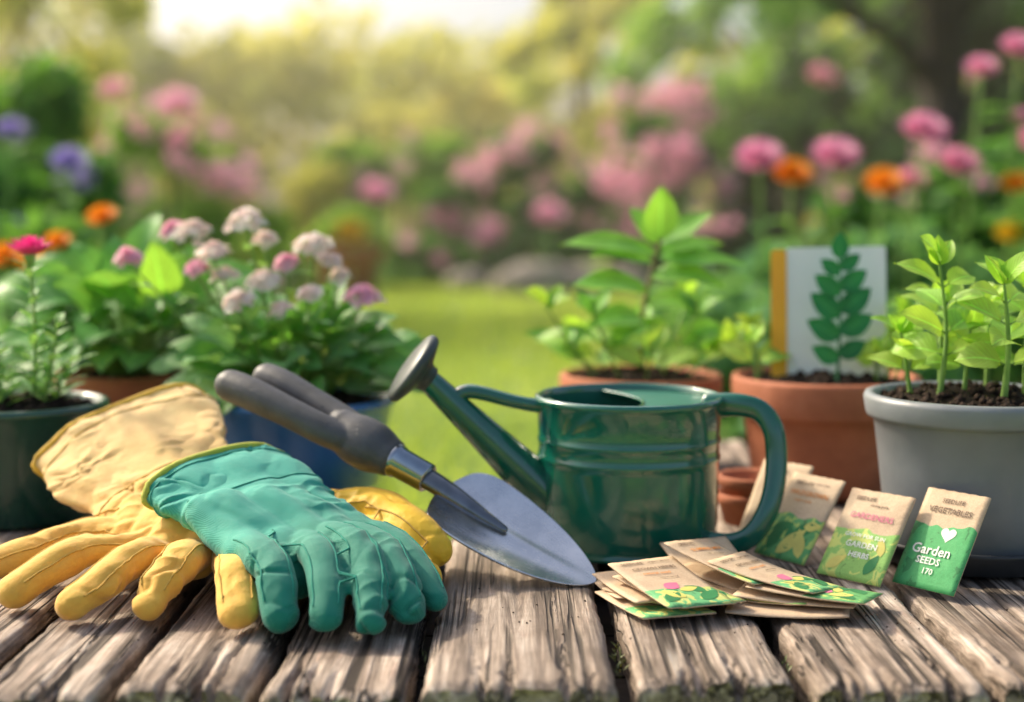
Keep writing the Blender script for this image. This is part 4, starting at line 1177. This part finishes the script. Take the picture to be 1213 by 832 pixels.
cl = []
for k in range(300):
    x = U(-32, 30)
    z = GZ+U(0, 1)*(4.7 if -9.0 < x < 1.0 else 9.0)
    cl.append((x, U(34, 42), z, U(.7, 1.5)))
foliage('distant_trees', cl, 30000, .55, F_HAZE)
tree('maple_tree', -8.9, 21, 8.0, .18, (3.0, 2.5), 8500, .24, F_HAZE, BARKL, cz0=.24)
tree('maple_tree', 1.3, 27, 6.6, .10, (2.2, 2.0), 4500, .26, F_HAZE, BARKL, cz0=.15)
tree('maple_tree', 4.4, 24, 8.0, .22, (3.2, 2.5), 11000, .24, F_SUN, BARK, cz0=.18)
tree('maple_tree', 8.2, 20, 8.0, .24, (3.3, 2.5), 12000, .24, F_MID, BARK, cz0=.10)
tree('maple_tree', 10.5, 24, 9.0, .24, (3.4, 2.5), 9000, .26, F_MID, BARK, cz0=.1)
tree('maple_tree', 5.0, 16.5, 6.2, .16, (2.2, 1.6), 9500, .18, F_DARK, BARK, cz0=.20)
tree('oak_tree', 2.87, 9.6, 6.2, .15, (2.3, 1.6), 6500, .14, F_MID, BARK, limbs=14, cz0=.36, straight=True,
     extra=(([(2.87, 9.6, 1.05), (2.55, 9.5, 1.38), (2.1, 9.4, 1.62), (1.6, 9.3, 2.0)], [.075, .055, .045, .025]), ([(2.87, 9.6, .85), (3.2, 9.5, 1.15), (3.6, 9.4, 1.5)], [.06, .045, .03])))
tree('oak_tree', -4.3, 11.5, 5.0, .08, (1.7, 1.4), 4200, .15, F_HAZE, BARKL, cz0=.24)
tree('oak_tree', 6.4, 13.5, 5.8, .2, (2.6, 2.0), 9000, .16, F_DARK, BARK, cz0=.15)
bush('garden_shrub', -4.9, 14.5, 1.5, .8, 1.9, 5000, .13, F_SUN, P_PALE, 8, .14)
bush('garden_shrub', -2.9, 15.5, 1.3, .8, 1.5, 5000, .13, F_HAZE, P_WHITE, 8, .13)
bush('garden_shrub', -1.3, 16, 1.2, .8, 1.6, 5000, .13, F_SUN, P_PALE, 12, .15)
bush('flowering_shrub', 0.0, 15.2, 1.05, .7, 1.6, 5000, .12, F_MID, P_PALE, 28, .17, 70, .07)
bush('flowering_shrub', 1.55, 14.4, .95, .7, 2.0, 5500, .12, F_MID, P_PALE, 36, .18, 70, .07)
bush('garden_shrub', 2.9, 14.6, 1.1, .8, 1.8, 6500, .13, F_DARK, P_PALE, 4, .13)
bush('garden_shrub', 4.6, 13.5, 1.4, .8, 2.1, 7000, .13, F_DARK, P_PALE, 8, .12)
bush('garden_shrub', 6.6, 13, 1.5, .8, 2.3, 6000, .13, F_DARK, P_PALE, 8, .12)
for (x, y, rx, h, m_, f_) in ((-2.2, 13.2, .8, .55, F_SUN, P_YEL), (-.9, 14.2, .7, .5, F_MID, P_PALE), (.6, 14.0, .9, .65, F_DARK, None), (1.9, 13.4, .8, .7, F_DARK, P_PALE), (-3.6, 12.8, .9, .8, F_MID, P_PALE), (3.2, 12.4, .9, .8, F_MID, P_YEL)):
    bush('border_plant', x, y, rx, .4, h, 2500, .09, m_, f_, 7 if f_ else 0, .09)
bush('garden_shrub', -2.35, 6.2, .75, .5, 1.45, 6500, .075, F_MID, P_PUR, 8, .07, 60, .03)
bush('garden_shrub', -1.95, 8.2, .7, .5, 1.35, 5000, .085, F_SUN, P_PALE, 22, .11, 60, .045)
bush('garden_shrub', -3.3, 9.0, .9, .6, 1.8, 5000, .09, F_SUN, P_PALE, 12, .11, 60, .045)
bush('border_plant', -1.15, 3.3, .42, .4, .75, 4500, .06, F_MID, P_ORG, 7, .04, 50, .02)
bush('border_plant', -.78, 2.6, .26, .25, .68, 3500, .05, F_BLUE, P_ORG, 7, .03, 50, .016)
bush('border_plant', -1.45, 4.4, .4, .4, .95, 4000, .06, F_MID, P_PUR, 7, .05, 50, .025)
bush('border_plant', .92, 3.3, .36, .3, .74, 5500, .075, F_BLUE)
bush('border_plant', 1.35, 3.4, .36, .3, .80, 5000, .07, F_BLUE)
bush('border_plant', .80, 4.3, .5, .4, .66, 4000, .07, F_BLUE)
bush('garden_shrub', 1.75, 5.4, .7, .5, 1.05, 5500, .08, F_MID, P_PALE, 8, .06, 60, .03)
bush('garden_shrub', 2.6, 6.5, .8, .6, 1.5, 5500, .09, F_MID, P_PALE, 12, .07, 60, .03)

def zinnia(x, y, z, R, m):
    g = group('zinnia_flower', (x, y, z)); mb = MB()
    f = V((x, y, z)); nrm = V((U(-.2, .2), -.6, .8)).normalized(); t1 = nrm.orthogonal().normalized(); t2 = nrm.cross(t1)
    sweep(mb, [(x+U(-.05, .05), y+.03, GZ), (x+U(-.03, .03), y+.02, (z+GZ)/2), (x, y, z)], [.006, .005, .0035], seg=6, sub=4)
    for q, nn in ((1, 15), (.8, 13), (.6, 10), (.38, 7)):
        for k in range(nn):
            a = 6.283*k/nn+q*5
            d = (t1*math.cos(a)+t2*math.sin(a))*q+nrm*(.15+.9*(1-q))
            leaf(mb, f, d, R*(.55+.45*q), R*.42, bend=-.2, fold=.2, m=1, up=nrm, ns=3)
    for k in range(7):
        t = U(.4, .92); a = U(0, 6.28)
        leaf(mb, (x, y, GZ+(z-GZ)*t), (math.cos(a), math.sin(a), .4), .10, .04, m=2, ns=4)
    mb.build('bloom', [M_STEM, m, L_MID], g)
for (x, y, z, R, m) in ((.55, 3.2, .405, .066, P_PINK), (.625, 3.2, .37, .055, P_ORG), (.72, 3.2, .41, .066, P_PINK), (.83, 3.2, .35, .055, P_ORG), (.915, 3.2, .466, .064, P_PINK),
    (.995, 3.2, .394, .058, P_PINK), (.905, 3.25, .36, .045, P_PINK), (1.04, 3.2, .605, .045, P_PINK), (1.12, 3.2, .65, .050, P_PINK), (1.125, 3.2, .35, .042, P_ORG), (1.12, 3.2, .24, .045, P_YEL), (1.13, 3.2, .50, .03, P_PINK), (1.2, 3.3, .45, .05, P_PINK),
    (-.63, 2.2, .283, .030, P_ORG), (-.70, 2.2, .245, .026, P_ORG), (-.80, 2.25, .22, .035, P_ORG), (-1.08, 3.5, .41, .055, P_PUR), (-1.22, 3.5, .49, .04, P_PUR),
    (-.75, 8, .385, .12, P_PALE), (-1.85, 8, .87, .14, P_PALE), (-1.85, 8, .68, .10, P_PALE), (-2.2, 8, .95, .11, P_PALE), (.26, 10, .25, .15, P_PALE), (-1.13, 10, .12, .15, P_YEL), (2.15, 10, 1.2, .14, P_PALE), (1.2, 10, .7, .13, P_PALE)):
    zinnia(x, y, z, R, m)
g = group('garden_planter', (-1.45, 12.6, GZ)); 
mb = MB(); lathe(mb, [(.001, 0), (.22, 0), (.30, .36), (.35, .37), (.35, .45), (.31, .45), (.29, .38), (.001, .37)], (-1.45, 12.6, GZ), 40); mb.build('pot', [M_TERRA], g)
foliage('planter_foliage', [(-1.45+U(-.2, .2), 12.6, GZ+.5+U(0, .2), .2) for _ in range(5)], 900, .1, F_SUN, g)
M_STONE = simple('stone', (.38, .33, .28), (.25, .21, .18), 8, .9, 0, .8, 30, .01)
for (x, y, s) in ((.22, 12.8, .28), (.6, 13.0, .22), (1.1, 13.2, .18), (-.4, 13.4, .16)):
    bm_ = MB(); rows = []
    for i in range(9):
        th = math.pi*i/8; r_ = []
        for k in range(14):
            a = 6.283*k/14; d = V((math.sin(th)*math.cos(a), math.sin(th)*math.sin(a), math.cos(th)))
            q = 1+.25*noise.noise(d*1.7+V((x, 0, 0)))
            r_.append(bm_.vert((x+d.x*s*1.4*q, y+d.y*s*q, GZ+.08+d.z*s*.75*q)))
        rows.append(r_)
    for i in range(8):
        for k in range(14): bm_.face((rows[i][k], rows[i+1][k], rows[i+1][(k+1) % 14], rows[i][(k+1) % 14]))
    bm_.build('garden_stone', [M_STONE])

# warm scattering volume added over the garden for hazy sun glow
m = bpy.data.materials.new('sun_glow_haze'); m.use_nodes = True; nt = m.node_tree
nt.nodes.remove(nt.nodes['Principled BSDF'])
vs = nt.nodes.new('ShaderNodeVolumeScatter'); vs.inputs['Density'].default_value = .0085; vs.inputs['Anisotropy'].default_value = .66
vs.inputs['Color'].default_value = (1, .90, .70, 1)
nt.links.new(vs.outputs[0], nt.nodes['Material Output'].inputs['Volume'])
mb = MB(); box(mb, (-60, 5.0, GZ-.3), (60, 60, 14)); mb.build('garden_haze', [m], None, False)
print('built', len(bpy.data.objects))
